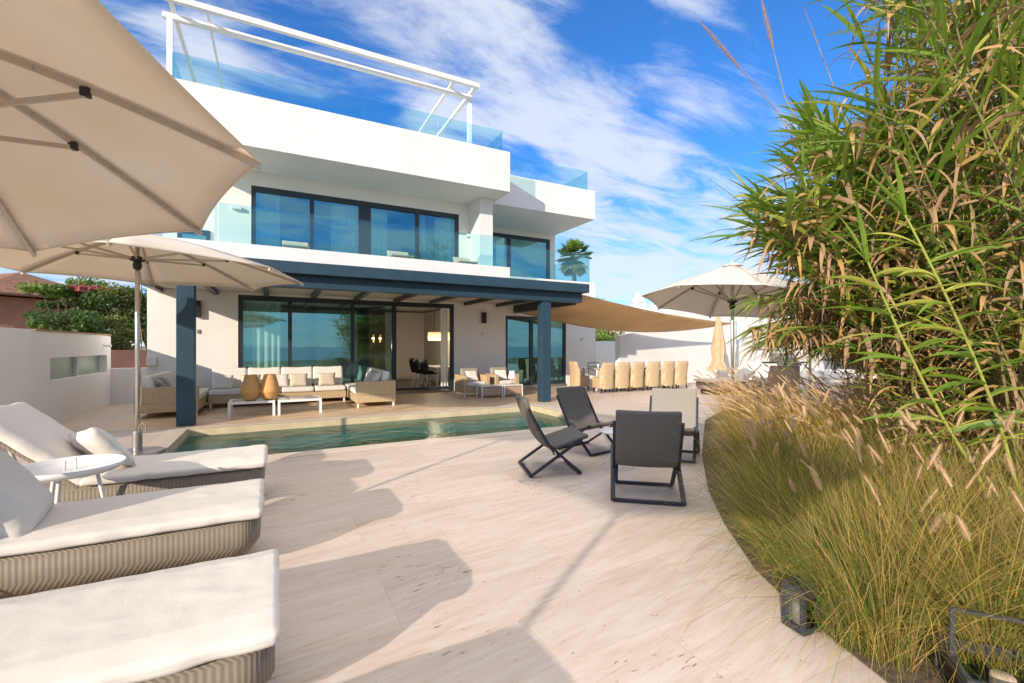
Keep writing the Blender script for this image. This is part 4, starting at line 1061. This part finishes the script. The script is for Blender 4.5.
# soil bed
bedpts = [(9.2,7.1),(7.7,6.35),(5.2,4.34),(4.0,3.26),(3.34,2.56),(2.85,1.95),(2.60,1.5),(2.42,1.04),(2.0,.3),(1.9,-1.5),(9,-1.5),(12,3),(12,6)]
mb = MB(); mb.add([(x,y,.006) for x,y in bedpts], [tuple(range(len(bedpts)))[::-1]]); o = mb.build('planting_bed', M['soil']); o['kind'] = 'structure'
import bisect
def in_bed(x, y, m_=0):
    # inside polygon
    c = False; n = len(bedpts); j = n-1
    for i in range(n):
        xi, yi = bedpts[i]; xj, yj = bedpts[j]
        if (yi > y) != (yj > y) and x < (xj-xi)*(y-yi)/(yj-yi)+xi: c = not c
        j = i
    return c
WIND = (-RT*.9+FW*.25).normalized()
mb = MB(); mb.raw = True
tus = []
tries = 0
while len(tus) < 215 and tries < 20000:
    tries += 1
    x, y = U(1.8,9.5), U(-.6,6.8)
    if not in_bed(x+.0, y+.0) or not in_bed(x-.07,y+.04): continue
    d = x*FW.x+y*FW.y; l = x*RT.x+y*RT.y
    if d < 1.35 or d > 7.2: continue
    if d > 3.7 and not in_bed(x-.42, y+.25): continue
    if l/d > 1.35: continue
    if d < 2.2 and 1.55 < l < 2.6 and d < 2.0 and l/d > .85: continue
    if any((x-a)**2+(y-b)**2 < .13**2 for a, b in tus): continue
    tus.append((x,y))
headspots = []
for (x, y) in tus:
    d = x*FW.x+y*FW.y; l = x*RT.x+y*RT.y
    hgt = 1.0*U(.85,1.12)
    nb = int(330 if d < 2.8 else (230 if d < 4 else 170))
    near_edge = 1.0
    for _ in range(nb):
        a = U(0,2*pi); dirh = Vector((cos(a),sin(a),0))
        dirh = (dirh + WIND*U(-.2,1.0)).normalized()
        r = U(0,.13); root = (x+r*cos(a), y+r*sin(a), 0.006)
        t_ = random.random(); L_ = hgt*U(.55,1.1)
        # greener at the bed's left front, straw at the back
        pg = .58 if (l/d) < .8 and d < 4.5 else .36
        if d > 4.6: pg = .12
        mb.mi = 3 if random.random() < .13 else (0 if t_ < pg else (1 if t_ < pg+.34 else 2))
        arch = random.random() < .3
        f0_ = len(mb.f); cur = mb.mi
        blade(mb, root, dirh, L_*(1.05 if arch else 1), U(.15,.85) if arch else U(.02,.55), U(1.2,2.6) if arch else U(.2,1.3), U(.0014,.0030)*(.75 if d < 2.8 else (1 if d < 4 else 1.5)), 5)
        nf = len(mb.f)-f0_
        for q_ in range(nf):
            if q_ >= nf*.55 and random.random() < .6: mb.fm[f0_+q_] = min(2, cur+1) if cur < 3 else 3
    for _ in range(7 if d > 3.6 else 5):
        headspots.append((x,y,d,hgt))
g = mb.build('fountain_grass', [M['grassgreen'],M['grassolive'],M['grassstraw'],M['thatch']]); g['kind'] = 'stuff'; g['label'] = 'tall golden green fountain grass filling the bed beside the paving'; g['category'] = 'grass'

def seedhead(mb, p0, dirv, L_, R, nh):
    dirv = dirv.normalized(); up = dirv.orthogonal().normalized(); w = dirv.cross(up)
    for i in range(nh):
        t_ = i/nh; a = i*2.399+U(-.3,.3)
        prof = min(1,.45+5*t_)*(1-t_**5*.75)
        o = up*cos(a)+w*sin(a)
        base = p0+dirv*(L_*t_)
        tip = base+(o*R*prof*U(.6,1.25)+dirv*(R*.9*U(.3,1.4)))
        s_ = dirv.cross(o)*.0011
        mb.add([base-s_, base+s_, tip], [(0,1,2)])
    mb.tube([p0, p0+dirv*L_*.5, p0+dirv*L_*.95], [R*.22,R*.36,R*.2], 6, False)
def plume_stalk(mbs, mbh, x, y, d, hgt, wind=1.0, lo=.82, hi=1.18):
    a = U(0,2*pi); dirh = (Vector((cos(a),sin(a),0))*.6+WIND*wind*U(.5,1)).normalized()
    pts = []; p = Vector((x,y,.01)); ang = U(.02,.25); Ls = hgt*U(lo,hi); seg = 6
    bend = U(.3,.9)*wind
    for i in range(seg+1):
        pts.append(p.copy()); p = p+(dirh*sin(ang)+Vector((0,0,cos(ang))))*Ls/seg; ang += bend/seg
    mbs.tube(pts, .0022, 4, False)
    dv = (dirh*sin(ang+.1)+Vector((0,0,cos(ang+.1))))
    seedhead(mbh, pts[-1], dv, U(.08,.15), U(.015,.022), 380 if d < 4 else 170)
# far heads: one stuff mass, near heads: individuals
mb = MB(); mb.raw = True
random.shuffle(headspots)
near = [h for h in headspots if h[2] < 3.6][:110]; rest = [h for h in headspots if h not in near]
for h in rest:
    mb.mi = 1; m1 = MB(); m2 = MB()
    plume_stalk(m1, m2, h[0]+U(-.1,.1), h[1]+U(-.1,.1), h[2], h[3], 1.1)
    mb.mi = 1; mb.add(m1.v, m1.f); mb.mi = 0; mb.add(m2.v, m2.f)
o = mb.build('grass_seed_heads', [M['seed'],M['grassstraw']]); tag(o,'feathery pinkish seed heads nodding over the far part of the grass bed','grass',None,'stuff')
for i, h in enumerate(near):
    m1 = MB(); m2 = MB(); m2.raw = True
    plume_stalk(m1, m2, 0, 0, h[2], h[3], U(.15,.75), .62, 1.12)
    t_ = thing('grass_plume', 'single fluffy seed head on a thin stalk in the near grass bed', 'grass', (h[0],h[1],0), 0, 'seed heads standing in the near grass')
    m1.build('stalk', M['grassolive'], t_); m2.build('seed_head', M['seed'], t_)

# ---- giant reeds
def leaf(mb, p, dirv, L_, w, droop, seg=6, twist=0):
    roll = random.uniform(-1.1,1.1)
    dirv = Vector(dirv).normalized(); pts = []; q = Vector(p); v = dirv.copy()
    for i in range(seg+1):
        pts.append(q.copy()); q = q+v*(L_/seg); v = (v+Vector((0,0,-droop/seg))).normalized()
    sd = dirv.cross(Vector((0,0,1)))
    if sd.length < .05: sd = Vector((1,0,0))
    sd.normalize()
    n = len(pts); vs = []; fs = []
    for i, pp_ in enumerate(pts):
        t_ = i/(n-1); ww = w*(.55+1.8*t_*(1-t_)) * (1-t_**4)
        s2 = Matrix.Rotation(roll+twist*t_, 3, dirv) @ sd
        if i == n-1: vs.append(pp_)
        else:
            mid = pp_-Vector((0,0,ww*.35)); vs += [pp_-s2*ww, mid, pp_+s2*ww]
    for i in range(n-2): fs += [(3*i,3*i+1,3*i+4,3*i+3),(3*i+1,3*i+2,3*i+5,3*i+4)]
    k = 3*(n-2); fs += [(k,k+1,3*(n-1)),(k+1,k+2,3*(n-1))]
    mb.add(vs, fs)
def cane(parts, root, tip, sag, r=.011, dry=.4, leaf_from=.3, L_=(.35,.6), dens=1.0, wid=1.0, green=None):
    root, tip = Vector(root), Vector(tip); mid = (root+tip)/2+Vector(sag)
    n = 14; pts = []
    for i in range(n+1):
        t_ = i/n; pts.append(root*(1-t_)**2+mid*2*t_*(1-t_)+tip*t_*t_)
    parts['cane'].tube(pts, r, 6, False, r*.35)
    length = sum((pts[i+1]-pts[i]).length for i in range(n))
    cnt = int(length*(1-leaf_from)/.048*dens); side = 1; base_az = U(0,2*pi)
    for k in range(cnt):
        t_ = leaf_from+(1-leaf_from)*(k+U(0,.6))/cnt
        if t_ > 1: t_ = 1
        f = t_*n; i = min(int(f), n-1); p = pts[i].lerp(pts[i+1], f-i); ax = (pts[i+1]-pts[i]).normalized()
        side = -side
        az = base_az+(0 if side > 0 else pi)+U(-.6,.6)
        h = Vector((cos(az),sin(az),0))
        isdry = random.random() < dry*(1.25-.6*t_)
        up = U(.45,1.2)+.6*(t_ > .92)
        dv = (h+ax*up*1.2).normalized()
        if isdry:
            q = parts['dry'] if random.random() < .6 else parts['brown']
            leaf(q, p, (h+ax*U(-.2,.5)).normalized(), U(*L_)*U(.6,1.0), U(.008,.017)*wid, U(1.2,3.5), 6, U(-3,3))
        else:
            q = parts['yellow'] if random.random() < (.22 if green is None else green) else parts['green']
            leaf(q, p, dv, U(*L_)*1.15*(1-.35*(t_ > .95)), U(.008,.017)*wid, U(.3,1.2), 7, U(-.6,.6))
def newparts():
    d_ = {k: MB() for k in ('cane','green','yellow','dry','brown')}
    for m_ in d_.values(): m_.raw = True
    return d_
def reedthing(parts, label, loc, name='reed_clump'):
    t_ = thing(name, label, 'reed', loc)
    off = -Vector(loc)
    for k, nm, mt in (('cane','canes','cane'),('green','green_leaves','reedgreen'),('yellow','yellow_leaves','reedyellow'),('dry','dry_leaves','reeddry'),('brown','withered_leaves','reedbrown')):
        if parts[k].v:
            o = parts[k].build(nm, M[mt], t_); o.location = off
    return t_
def cp(px, py, d): return at_depth(px, py, d)
random.seed(21)
# left lobe: arching canes whose tops hang toward the deck
P1 = newparts()
for _ in range(84):
    d = U(3.5,5.2); px, py = U(750,905), U(108,250)
    if px < 795: py = U(185,250)
    tip = cp(px, py, d); rt = cp(U(915,1010), 346, d+U(.1,.9)); rt.z = 0
    cane(P1, rt, tip, RT*U(-.15,.35)+Vector((0,0,U(.6,1.1))), .009, .60, .38, (.40,.68), 1.15, 1.4)
reedthing(P1, 'left lobe of the giant reeds arching out over the grass toward the parasol', (4.5,1.9,0))
P2 = newparts()
for _ in range(86):
    d = U(2.9,5.0); px, py = U(862,1180), U(-170,120)
    tip = cp(px, py, d); rt = cp(U(950,1180), 346, d+U(-.1,.6)); rt.z = 0
    cane(P2, rt, tip, RT*U(-.2,.3)+FW*U(-.2,.2)+Vector((0,0,U(.1,.6))), .011, .60, .2, (.42,.74), .85, 1.2)
reedthing(P2, 'tallest reed mass at the right, reaching beyond the top of the photo', (5.2,1.3,0))
P3 = newparts()
for _ in range(58):
    d = U(3.8,5.0); px, py = U(748,880), U(285,352)
    tip = cp(px, py, d); rt = cp(U(945,1020), 346, d+U(0,.5)); rt.z = 0
    cane(P3, rt, tip, Vector((0,0,U(1.0,1.5)))+RT*U(-.05,.25), .006, .97, .50, (.28,.50), 1.9, .8)
for _ in range(58):
    d = U(3.4,5.4); px, py = U(880,1120), U(170,400)
    tip = cp(px, py, d); rt = cp(px+U(20,70), 346, d+U(0,.5)); rt.z = 0
    cane(P3, rt, tip, Vector((0,0,U(.0,.3)))+RT*U(-.1,.2), .009, .70, .15, (.4,.6), .9)
reedthing(P3, 'withered brown reeds drooping low between the parasol and the grass', (4.6,1.7,0))
# the two yellow-green canes in front
for k, (pts_, lb) in enumerate((( ((1012,470),(975,360),(905,215)), 'right one of two bright yellow green reed canes before the dark reeds'),
                               ( ((975,470),(925,385),(868,262)), 'left one of two bright yellow green reed canes before the dark reeds'))):
    PP = newparts(); d = 2.75
    a, b, c = [cp(x, y, d) for x, y in pts_]
    rt = a+(a-b)*1.2; rt.z = 0
    n = 20; pts = []
    ctrl = b*2-(a+c)/2
    for i in range(n+1):
        t_ = i/n; pts.append(a*(1-t_)**2+ctrl*2*t_*(1-t_)+c*t_*t_)
    pts = [rt]+pts
    PP['cane'].tube(pts, .0105, 8, False, .006)
    for i in range(2, n+1):
        p = pts[i]; ax = (pts[i]-pts[i-1]).normalized(); s_ = -1 if i % 2 else 1
        if i < 4: continue
        for _ in range(2):
            h = (RT*s_*1.0+FW*U(-.5,.3)).normalized()
            q = PP['green'] if random.random() < .6 else PP['yellow']
            leaf(q, p, (h+ax*.35+Vector((0,0,.1))).normalized(), U(.34,.5), U(.013,.019), U(.4,1.5), 8, U(-.4,.4))
    for _ in range(5):
        leaf(PP['green'], pts[-1], (pts[-1]-pts[-2]).normalized()+Vector((U(-.5,.5),U(-.5,.5),.2)), U(.3,.45), .014, .6, 7)
    t_ = reedthing(PP, lb, tuple(rt), 'reed_cane')
    t_.children[0].data.materials[0] = M['cane_bright']
# flowering stalks against the sky
for (b, tpx, lb) in (((778,112),(702,24),'leftmost reed flower plume leaning over the sky'),((785,98),(762,2),'middle reed flower plume standing against the sky'),((842,108),(804,8),'rightmost thin reed flower stalk against the sky')):
    d = 4.3; A_, B_ = cp(*b, d), cp(*tpx, d)
    t_ = thing('reed_plume', lb, 'reed', tuple(A_*1)); m1 = MB(); m1.tube([Vector((0,0,-.9))+RT*.5,Vector((0,0,0)),(B_-A_)*.5,(B_-A_)], .006, 5, False, .002); m1.build('stalk', M['reeddry'], t_)
    m2 = MB(); m2.raw = True; sf = .45 if 'thin' not in lb else .6
    dv = (B_-A_); L_ = dv.length; dn = dv.normalized(); up = dn.orthogonal().normalized(); w_ = dn.cross(up)
    for i in range(150 if 'thin' not in lb else 40):
        f = sf+(1-sf)*i/150; base = dv*min(f,.98); a = i*2.4; o_ = up*cos(a)+w_*sin(a); k_ = .045 if 'thin' not in lb else .015
        tp = base+dn*.09+o_*k_*sin(pi*(f-sf)/(1-sf)+.15)
        s_ = dn.cross(o_)*.003; m2.add([base-s_,base+s_,tp],[(0,1,2)])
    m2.build('plume', M['plume'], t_)

# reeds standing behind the camera, mirrored in the windows
PB = newparts()
for _ in range(26):
    rt = Vector((5.6+U(-.5,.5),-4.4+U(-.4,.4),0)); tip = rt+Vector((U(-1.9,1.2),U(-.5,.5),U(2.4,4.0)))
    cane(PB, rt, tip, Vector((0,0,U(.1,.5))), .02, .3, .2, (.5,.8), .8, 2.0)
reedthing(PB, 'reed clump behind the camera, seen mirrored in the ground floor windows', (5.6,-4.4,0))
# ---- trees
def tree(name, label, loc, h, crown, n_leaf, mats_, lsize=.18, clumps=14, trunk_r=.12, flowers=None, seedn=1, flat=.7):
    rnd = random.Random(seedn)
    t_ = thing(name, label, 'tree', loc)
    tb_ = MB(); tb_.tube([(0,0,-.4),(.1,0,h*.3),(0,.1,h*.6)],[trunk_r,trunk_r*.8,trunk_r*.5],8)
    cl = []
    for k in range(clumps):
        a = rnd.uniform(0,2*pi); r = crown*math.sqrt(rnd.random())*.8; z = h*rnd.uniform(.45,.95)-r*.2
        c = Vector((r*cos(a), r*sin(a), z)); cl.append((c, crown*rnd.uniform(.28,.48)))
        tb_.tube([(0,.05,h*rnd.uniform(.3,.5)), c*.6+Vector((0,0,h*.15)), c],[trunk_r*.4,trunk_r*.2,.01],5)
    tb_.build('trunk', M['trunk'], t_, True)
    L_ = MB(); L_.raw = True
    for k in range(n_leaf):
        c, r = cl[k % len(cl)]
        L_.mi = (k % len(cl)) % len(mats_)
        d = Vector((rnd.gauss(0,1),rnd.gauss(0,1),rnd.gauss(0,flat))); d = d.normalized()*r*rnd.random()**.35; d.z *= flat
        p = c+d; n_ = Vector((rnd.gauss(0,1),rnd.gauss(0,1),rnd.gauss(0,1)+.6)).normalized(); u = n_.orthogonal().normalized()
        u = Matrix.Rotation(rnd.uniform(0,6.3),3,n_) @ u; v = n_.cross(u); s_ = lsize*rnd.uniform(.6,1.2)
        L_.add([p-u*s_*.5,p+v*s_*.28,p+u*s_*.5,p-v*s_*.28],[(0,1,2,3)])
    L_.build('crown', mats_, t_)
    if flowers:
        F_ = MB(); F_.raw = True
        for k in range(420):
            fc, fr = flowers
            d = Vector((rnd.gauss(0,1),rnd.gauss(0,1),rnd.gauss(0,.35))).normalized()*fr*rnd.random()**.5; d.z *= .35
            p = Vector(fc)+d; n_ = Vector((rnd.gauss(0,1),rnd.gauss(0,1),rnd.gauss(0,1))).normalized(); u = n_.orthogonal().normalized(); v = n_.cross(u); s_ = .14
            F_.add([p-u*s_,p+v*s_,p+u*s_,p-v*s_],[(0,1,2,3)])
        F_.build('flowers', M['pinkflower'], t_)
    return t_
def at(px, d, z=-.4): v = camc(lat(px,d), d); return (v.x, v.y, z)
tree('garden_tree','broad layered green tree behind the left wall next to the terracotta house',at(64,24),zz(274,24)+.4,1.7,5600,[M['leaf1'],M['leaf3'],M['leaf2']],.2,13,.14,None,3,.45)
tree('flowering_tree','green tree with a crimson flower patch behind the left wall',at(97,26),zz(275,26)+.5,2.0,6200,[M['leaf3'],M['leaf1'],M['leaf2']],.2,13,.14,((0,-1.6,zz(293,26)+.35),1.0),4,.5)
tree('garden_tree','dense dark green tree between the flowering tree and the parasol pole',at(125,25),zz(284,25)+.5,1.7,6200,[M['leaf1'],M['leaf2'],M['leaf1']],.2,15,.14,None,5)
tree('garden_tree','yellowish green tree between the parasol pole and the villa',at(148,28),zz(292,28)+.4,1.7,5200,[M['leaf2'],M['leaf3']],.2,12,.14,None,6)
tree('low_tree','low bushy green tree right behind the coping of the left wall',at(75,19),zz(308,19)+.4,1.4,4200,[M['leaf1'],M['leaf1'],M['leaf2']],.16,14,.1,None,7)
tree('low_tree','low dark bushy tree above the end of the left wall',at(108,20),zz(305,20)+.4,1.5,4500,[M['leaf1'],M['leaf2']],.16,14,.1,None,8)
tree('low_tree','small leafy tree beside the terracotta house roof',at(34,20),zz(306,20)+.4,.8,1800,[M['leaf1'],M['leaf3']],.16,8,.08,None,9)
tree('garden_tree','green tree seen between the villa corner and the tiled roof',at(608,34),zz(322,34)+.2,2.2,3000,[M['leaf3'],M['leaf2']],.3,12,.14,None,10)
# hedge on the right
def hedge(name, label, c, w, dpt, h, n_, m_, ls=.12):
    t_ = thing(name, label, 'hedge', c, -YAW)
    mb = MB(); mb.rbox((0,0,h/2),(w*.92,dpt*.85,h*.95),.2,2,4); mb.build('core', M['hedge'], t_)
    L_ = MB(); L_.raw = True
    for k in range(n_):
        f = random.random()
        if f < .6: p = Vector((U(-w/2,w/2),-dpt/2+U(-.1,.12),U(0,h)))
        elif f < .8: p = Vector((U(-w/2,w/2),U(-dpt/2,dpt/2),h+U(-.2,.12)))
        else: p = Vector((random.choice((-w/2,w/2))+U(-.1,.1),U(-dpt/2,dpt/2),U(0,h)))
        p += Vector((0,0,.2*noise.noise(p*1.3)))
        n1 = Vector((U(-1,1),U(-1,.2),U(-.2,1))).normalized(); u = n1.orthogonal().normalized(); v = n1.cross(u); s_ = ls*U(.6,1.3)
        L_.add([p-u*s_,p+v*s_*.5,p+u*s_,p-v*s_*.5],[(0,1,2,3)])
    L_.build('leaves', m_, t_)
hedge('hedge','dark clipped hedge at the right behind the thin pale pole',at(930,20,0),7.2,1.6,2.6,7000,M['hedge'])
hedge('hedge','tall dark evergreen hedge behind the reeds at the far right',at(1080,14,0),8.0,1.6,3.4,6000,M['hedge'])
tree('dense_shrub','dark shrub filling the space beneath the reeds at the right',at(975,7.0),2.3,1.5,5500,[M['hedge'],M['leaf1'],M['hedge']],.14,14,.06,None,11)
tree('dense_shrub','dark shrub at the right edge behind the yellow green canes',at(1050,5.6),2.3,1.2,5000,[M['hedge'],M['leaf1'],M['hedge']],.12,14,.06,None,12)

# palm tree
def palm(loc, h, label):
    t_ = thing('palm_tree', label, 'tree', loc)
    mb = MB(); mb.tube([(0,0,0),(.1,0,h*.5),(0,0,h)],[.28,.22,.2],10); mb.build('trunk', M['trunk'], t_, True)
    for mt, rng, cnt in (('leaf3',(.2,1.3),26),('leaf1',(-.3,.4),22),('reeddry',(-1.2,-.5),18)):
        L_ = MB(); L_.raw = True
        for k in range(cnt):
            a = U(0,2*pi); e = U(*rng); dv = Vector((cos(a)*cos(e),sin(a)*cos(e),sin(e)))
            stem = [Vector((0,0,h))+dv*1.1*i/3 for i in range(4)]
            c = stem[-1]; sd = dv.cross(Vector((0,0,1))).normalized(); up = sd.cross(dv)
            L_.bar(stem[0], c, .04, .02)
            for j in range(11):
                b = (j-5)/5*1.2; d2 = (dv*cos(b)+sd*sin(b)).normalized()
                leaf(L_, c, d2, .9, .09, .5, 4)
        L_.build({'leaf3':'green_fronds','leaf1':'lower_fronds','reeddry':'dead_fronds'}[mt], M[mt], t_)
palm(at(574,44), zz(256,44)+.2, 'fan palm seen through the glass balcony beyond the villa')

# neighbours
nh = thing('neighbour_house', 'terracotta house with a tiled roof at the far left', 'house', at(-32,26,-.4), -YAW-.35)
mb = MB(); mb.box(-9,1.2,0,6,0,zz(292,26)+.2); mb.build('wall', M['terracotta'], nh)
def hip(mb, x0,x1,y0,y1,z,h,t_=.12):
    cx0, cx1, cy = x0+(y1-y0)/2, x1-(y1-y0)/2, (y0+y1)/2
    if cx0 > cx1: cx0 = cx1 = (x0+x1)/2
    vs = [(x0,y0,z),(x1,y0,z),(x1,y1,z),(x0,y1,z),(cx0,cy,z+h),(cx1,cy,z+h),(x0,y0,z-t_),(x1,y0,z-t_),(x1,y1,z-t_),(x0,y1,z-t_)]
    mb.add(vs, [(0,1,5,4),(1,2,5),(2,3,4,5),(3,0,4),(0,6,7,1),(1,7,8,2),(2,8,9,3),(3,9,6,0),(9,8,7,6)])
mb = MB(); hip(mb,-9.6,1.9,-.7,6.7,zz(292,26)+.4,1.7); mb.build('roof', M['rooftile'], nh)
mb = MB(); hip(mb,-9,.6,-3.4,-.71,zz(318,24)+.2,.9); mb.build('porch_roof', M['rooftile'], nh)
mb = MB(); mb.box(-8.6,.2,-3.1,-.72,0,zz(318,24)+.06); mb.build('porch_wall', mat('ochre',(.55,.30,.14),.9,var=.2,scale=3), nh)
n2 = thing('neighbour_villa', 'white neighbouring villa with pale tiled roof beyond the garden wall', 'house', at(640,38,-.4), -YAW+.1)
mb = MB(); mb.box(-.5,16,0,7,0,4.4); mb.box(-4.5,-.6,1,6,0,2.6); mb.build('wall', M['plaster'], n2)
mb = MB(); hip(mb,-5,-.55,.6,6.4,2.75,.9); mb.build('low_roof', M['paletile'], n2)
mb = MB(); mb.add([(1.2,-.2,4.4),(6.2,-.2,4.4),(3.4,-.2,5.75),(1.2,6,4.4),(6.2,6,4.4),(3.4,6,5.75)],[(0,1,2),(3,5,4),(0,2,5,3),(1,4,5,2),(0,3,4,1)]); mb.build('gable_roof', M['ceramic'], n2)
mb = MB(); mb.box(-.35,.65,.4,1.3,4.401,5.6); mb.lathe([(.62,5.6),(.62,5.7),(.5,5.72),(.42,6.0),(.22,6.15),(.25,6.3),(.12,6.45),(.001,6.5)],16,(.15,.85,0)); mb.build('chimney', M['ceramic'], n2)
tree('garden_tree','dark tree top showing between the chimney and the open parasol',at(664,46),zz(304,46)+.4,1.8,1500,[M['leaf1']],.35,8,.2,None,31)

# balcony loungers just visible over slab edge
def balc(px, py, Y, w, label):
    p = on_y(px, py, Y); t_ = thing('balcony_chair', label, 'chair', (p.x,Y,3.56), 0, 'low chairs on the balcony')
    mb = MB(); mb.box(-w/2,w/2,-.25,.25,.28,.34,.01); mb.build('seat', M['wood'], t_)
    mb = MB(); mb.rbox((0,0,0),(w,.04,.42),.015,1,2,None,Matrix.Translation((0,.30,.50)) @ Matrix.Rotation(radians(-18),4,'X')); mb.build('backrest', M['beige_cushion'], t_)
    mb = MB()
    for a in (-w/2+.03,w/2-.03):
        for c in (-.2,.2): mb.box(a-.02,a+.02,c-.02,c+.02,.003,.281)
    mb.build('legs', M['wood'], t_)
balc(296,244,11.45,.55,'left low chair on the balcony before the second pane'); balc(401,257,11.45,.55,'middle low chair on the balcony'); balc(466,261,11.45,.5,'right low chair on the balcony beside the white pillar')
for o in bpy.data.objects:
    if o.name.startswith('balcony_chair'): o.scale = (1,1,.55)

# ================================================================== SKY, SUN, CAMERA
AZ, EL = radians(56), radians(18.3)   # direction in which shadows fall, from +Y toward +X
w = bpy.data.worlds.new('World'); sc.world = w; w.use_nodes = True
nt = w.node_tree; N = nt.nodes; L = nt.links
bg = N['Background']
sky = N.new('ShaderNodeTexSky'); sky.sky_type = 'NISHITA'; sky.sun_disc = False
sky.sun_elevation = EL; sky.sun_rotation = AZ+pi
sky.air_density = 1.0; sky.dust_density = .3; sky.ozone_density = 3.0
tc = N.new('ShaderNodeTexCoord'); sp = N.new('ShaderNodeSeparateXYZ'); L.new(tc.outputs['Generated'], sp.inputs[0])
def mth(op, a=None, b=None, c=None):
    n = N.new('ShaderNodeMath'); n.operation = op
    for i, v in enumerate((a,b,c)):
        if v is None: continue
        if isinstance(v, (int,float)): n.inputs[i].default_value = v
        else: L.new(v, n.inputs[i])
    return n.outputs[0]
zc = mth('MAXIMUM', sp.outputs[2], .0); zd = mth('ADD', zc, .16)
cx = mth('DIVIDE', sp.outputs[0], zd); cy = mth('DIVIDE', sp.outputs[1], zd)
cmb = N.new('ShaderNodeCombineXYZ'); L.new(cx, cmb.inputs[0]); L.new(cy, cmb.inputs[1])
def cloudnoise(rot, scl, sc_, det, rough, loc=(0,0,0), dist=0):
    mp = N.new('ShaderNodeMapping'); mp.inputs['Rotation'].default_value = (0,0,rot); mp.inputs['Scale'].default_value = scl; mp.inputs['Location'].default_value = loc
    L.new(cmb.outputs[0], mp.inputs[0])
    n = N.new('ShaderNodeTexNoise'); n.inputs['Scale'].default_value = sc_; n.inputs['Detail'].default_value = det; n.inputs['Roughness'].default_value = rough; n.inputs['Distortion'].default_value = dist
    L.new(mp.outputs[0], n.inputs['Vector']); return n.outputs['Fac']
n1 = cloudnoise(radians(20),(1.0,1.7,1),.75,8,.6,(3.1,1.7,0),.4)
n2_ = cloudnoise(radians(28),(1.0,2.4,1),1.9,10,.62,(1.0,5.0,0),.5)
s1 = mth('MULTIPLY_ADD', n2_, .80, mth('MULTIPLY', n1, .44))
lowb = mth('MULTIPLY', mth('SUBTRACT', .42, sp.outputs[2]), .30)
s2 = mth('ADD', s1, mth('MAXIMUM', lowb, 0.0))
def bias(px, py, rad, amp):
    global s2
    d = ray(px, py).normalized(); vm = N.new('ShaderNodeVectorMath'); vm.operation = 'DOT_PRODUCT'; vm.inputs[1].default_value = d
    L.new(tc.outputs['Generated'], vm.inputs[0]); m_ = N.new('ShaderNodeMapRange'); m_.interpolation_type = 'SMOOTHSTEP'
    m_.inputs[1].default_value = cos(radians(rad)); m_.inputs[2].default_value = 1; m_.inputs[4].default_value = amp
    L.new(vm.outputs['Value'], m_.inputs[0]); s2 = mth('ADD', s2, m_.outputs[0])
for b_ in ((560,50,12,.02),(420,5,14,.05),(630,110,9,.03),(705,125,6,.06),(550,140,10,.05),(660,230,14,.03),(250,60,8,.03),(330,105,11,-.14),(610,25,7,-.05),(800,60,14,-.16),(640,20,6,-.05),(690,170,8,.05),(620,170,10,.06),(900,20,10,-.06),(710,175,7,-.06)): bias(*b_)
mr = N.new('ShaderNodeMapRange'); mr.interpolation_type = 'SMOOTHSTEP'; mr.inputs[1].default_value = .515; mr.inputs[2].default_value = .77; mr.inputs[3].default_value = 0; mr.inputs[4].default_value = .80
L.new(s2, mr.inputs[0])
tint = N.new('ShaderNodeMix'); tint.data_type = 'RGBA'; tint.blend_type = 'MULTIPLY'; tint.inputs[0].default_value = 1
L.new(sky.outputs[0], tint.inputs[6]); tint.inputs[7].default_value = (.27,.63,1.02,1)
cl = N.new('ShaderNodeMix'); cl.data_type = 'RGBA'; L.new(mr.outputs[0], cl.inputs[0]); L.new(tint.outputs[2], cl.inputs[6]); cl.inputs[7].default_value = (3.7,3.9,4.3,1)
zenith_fill = N.new('ShaderNodeMapRange'); zenith_fill.interpolation_type = 'SMOOTHSTEP'; zenith_fill.inputs[1].default_value = .62; zenith_fill.inputs[2].default_value = .85; L.new(sp.outputs[2], zenith_fill.inputs[0])
c3 = N.new('ShaderNodeMix'); c3.data_type = 'RGBA'; L.new(zenith_fill.outputs[0], c3.inputs[0]); L.new(cl.outputs[2], c3.inputs[6]); c3.inputs[7].default_value = (7.6,7.3,7.0,1)  # bright white cloud added overhead, above the frame, as fill light
L.new(c3.outputs[2], bg.inputs['Color']); bg.inputs['Strength'].default_value = .15
sun = bpy.data.lights.new('sun','SUN'); sun.energy = 3.6; sun.angle = radians(.6); sun.color = (1,.865,.70)
so = bpy.data.objects.new('sun', sun); col.objects.link(so)
dv = Vector((sin(AZ)*cos(EL), cos(AZ)*cos(EL), -sin(EL))); so.rotation_euler = dv.to_track_quat('-Z','Y').to_euler(); so.location = -dv*50
cam = bpy.data.cameras.new('camera'); co = bpy.data.objects.new('camera', cam); col.objects.link(co); sc.camera = co
co.location = (0,0,EYE); co.rotation_euler = (pi/2,0,-YAW); cam.sensor_width = 36; cam.lens = 36*FPX/1024; cam.shift_y = (HY-341.5)/1024
cam.clip_start = .05; cam.clip_end = 9000
sc.view_settings.view_transform = 'Standard'; sc.view_settings.look = 'None'; sc.view_settings.exposure = .66; sc.view_settings.gamma = 1
sc.cycles.max_bounces = 8; sc.cycles.transparent_max_bounces = 12
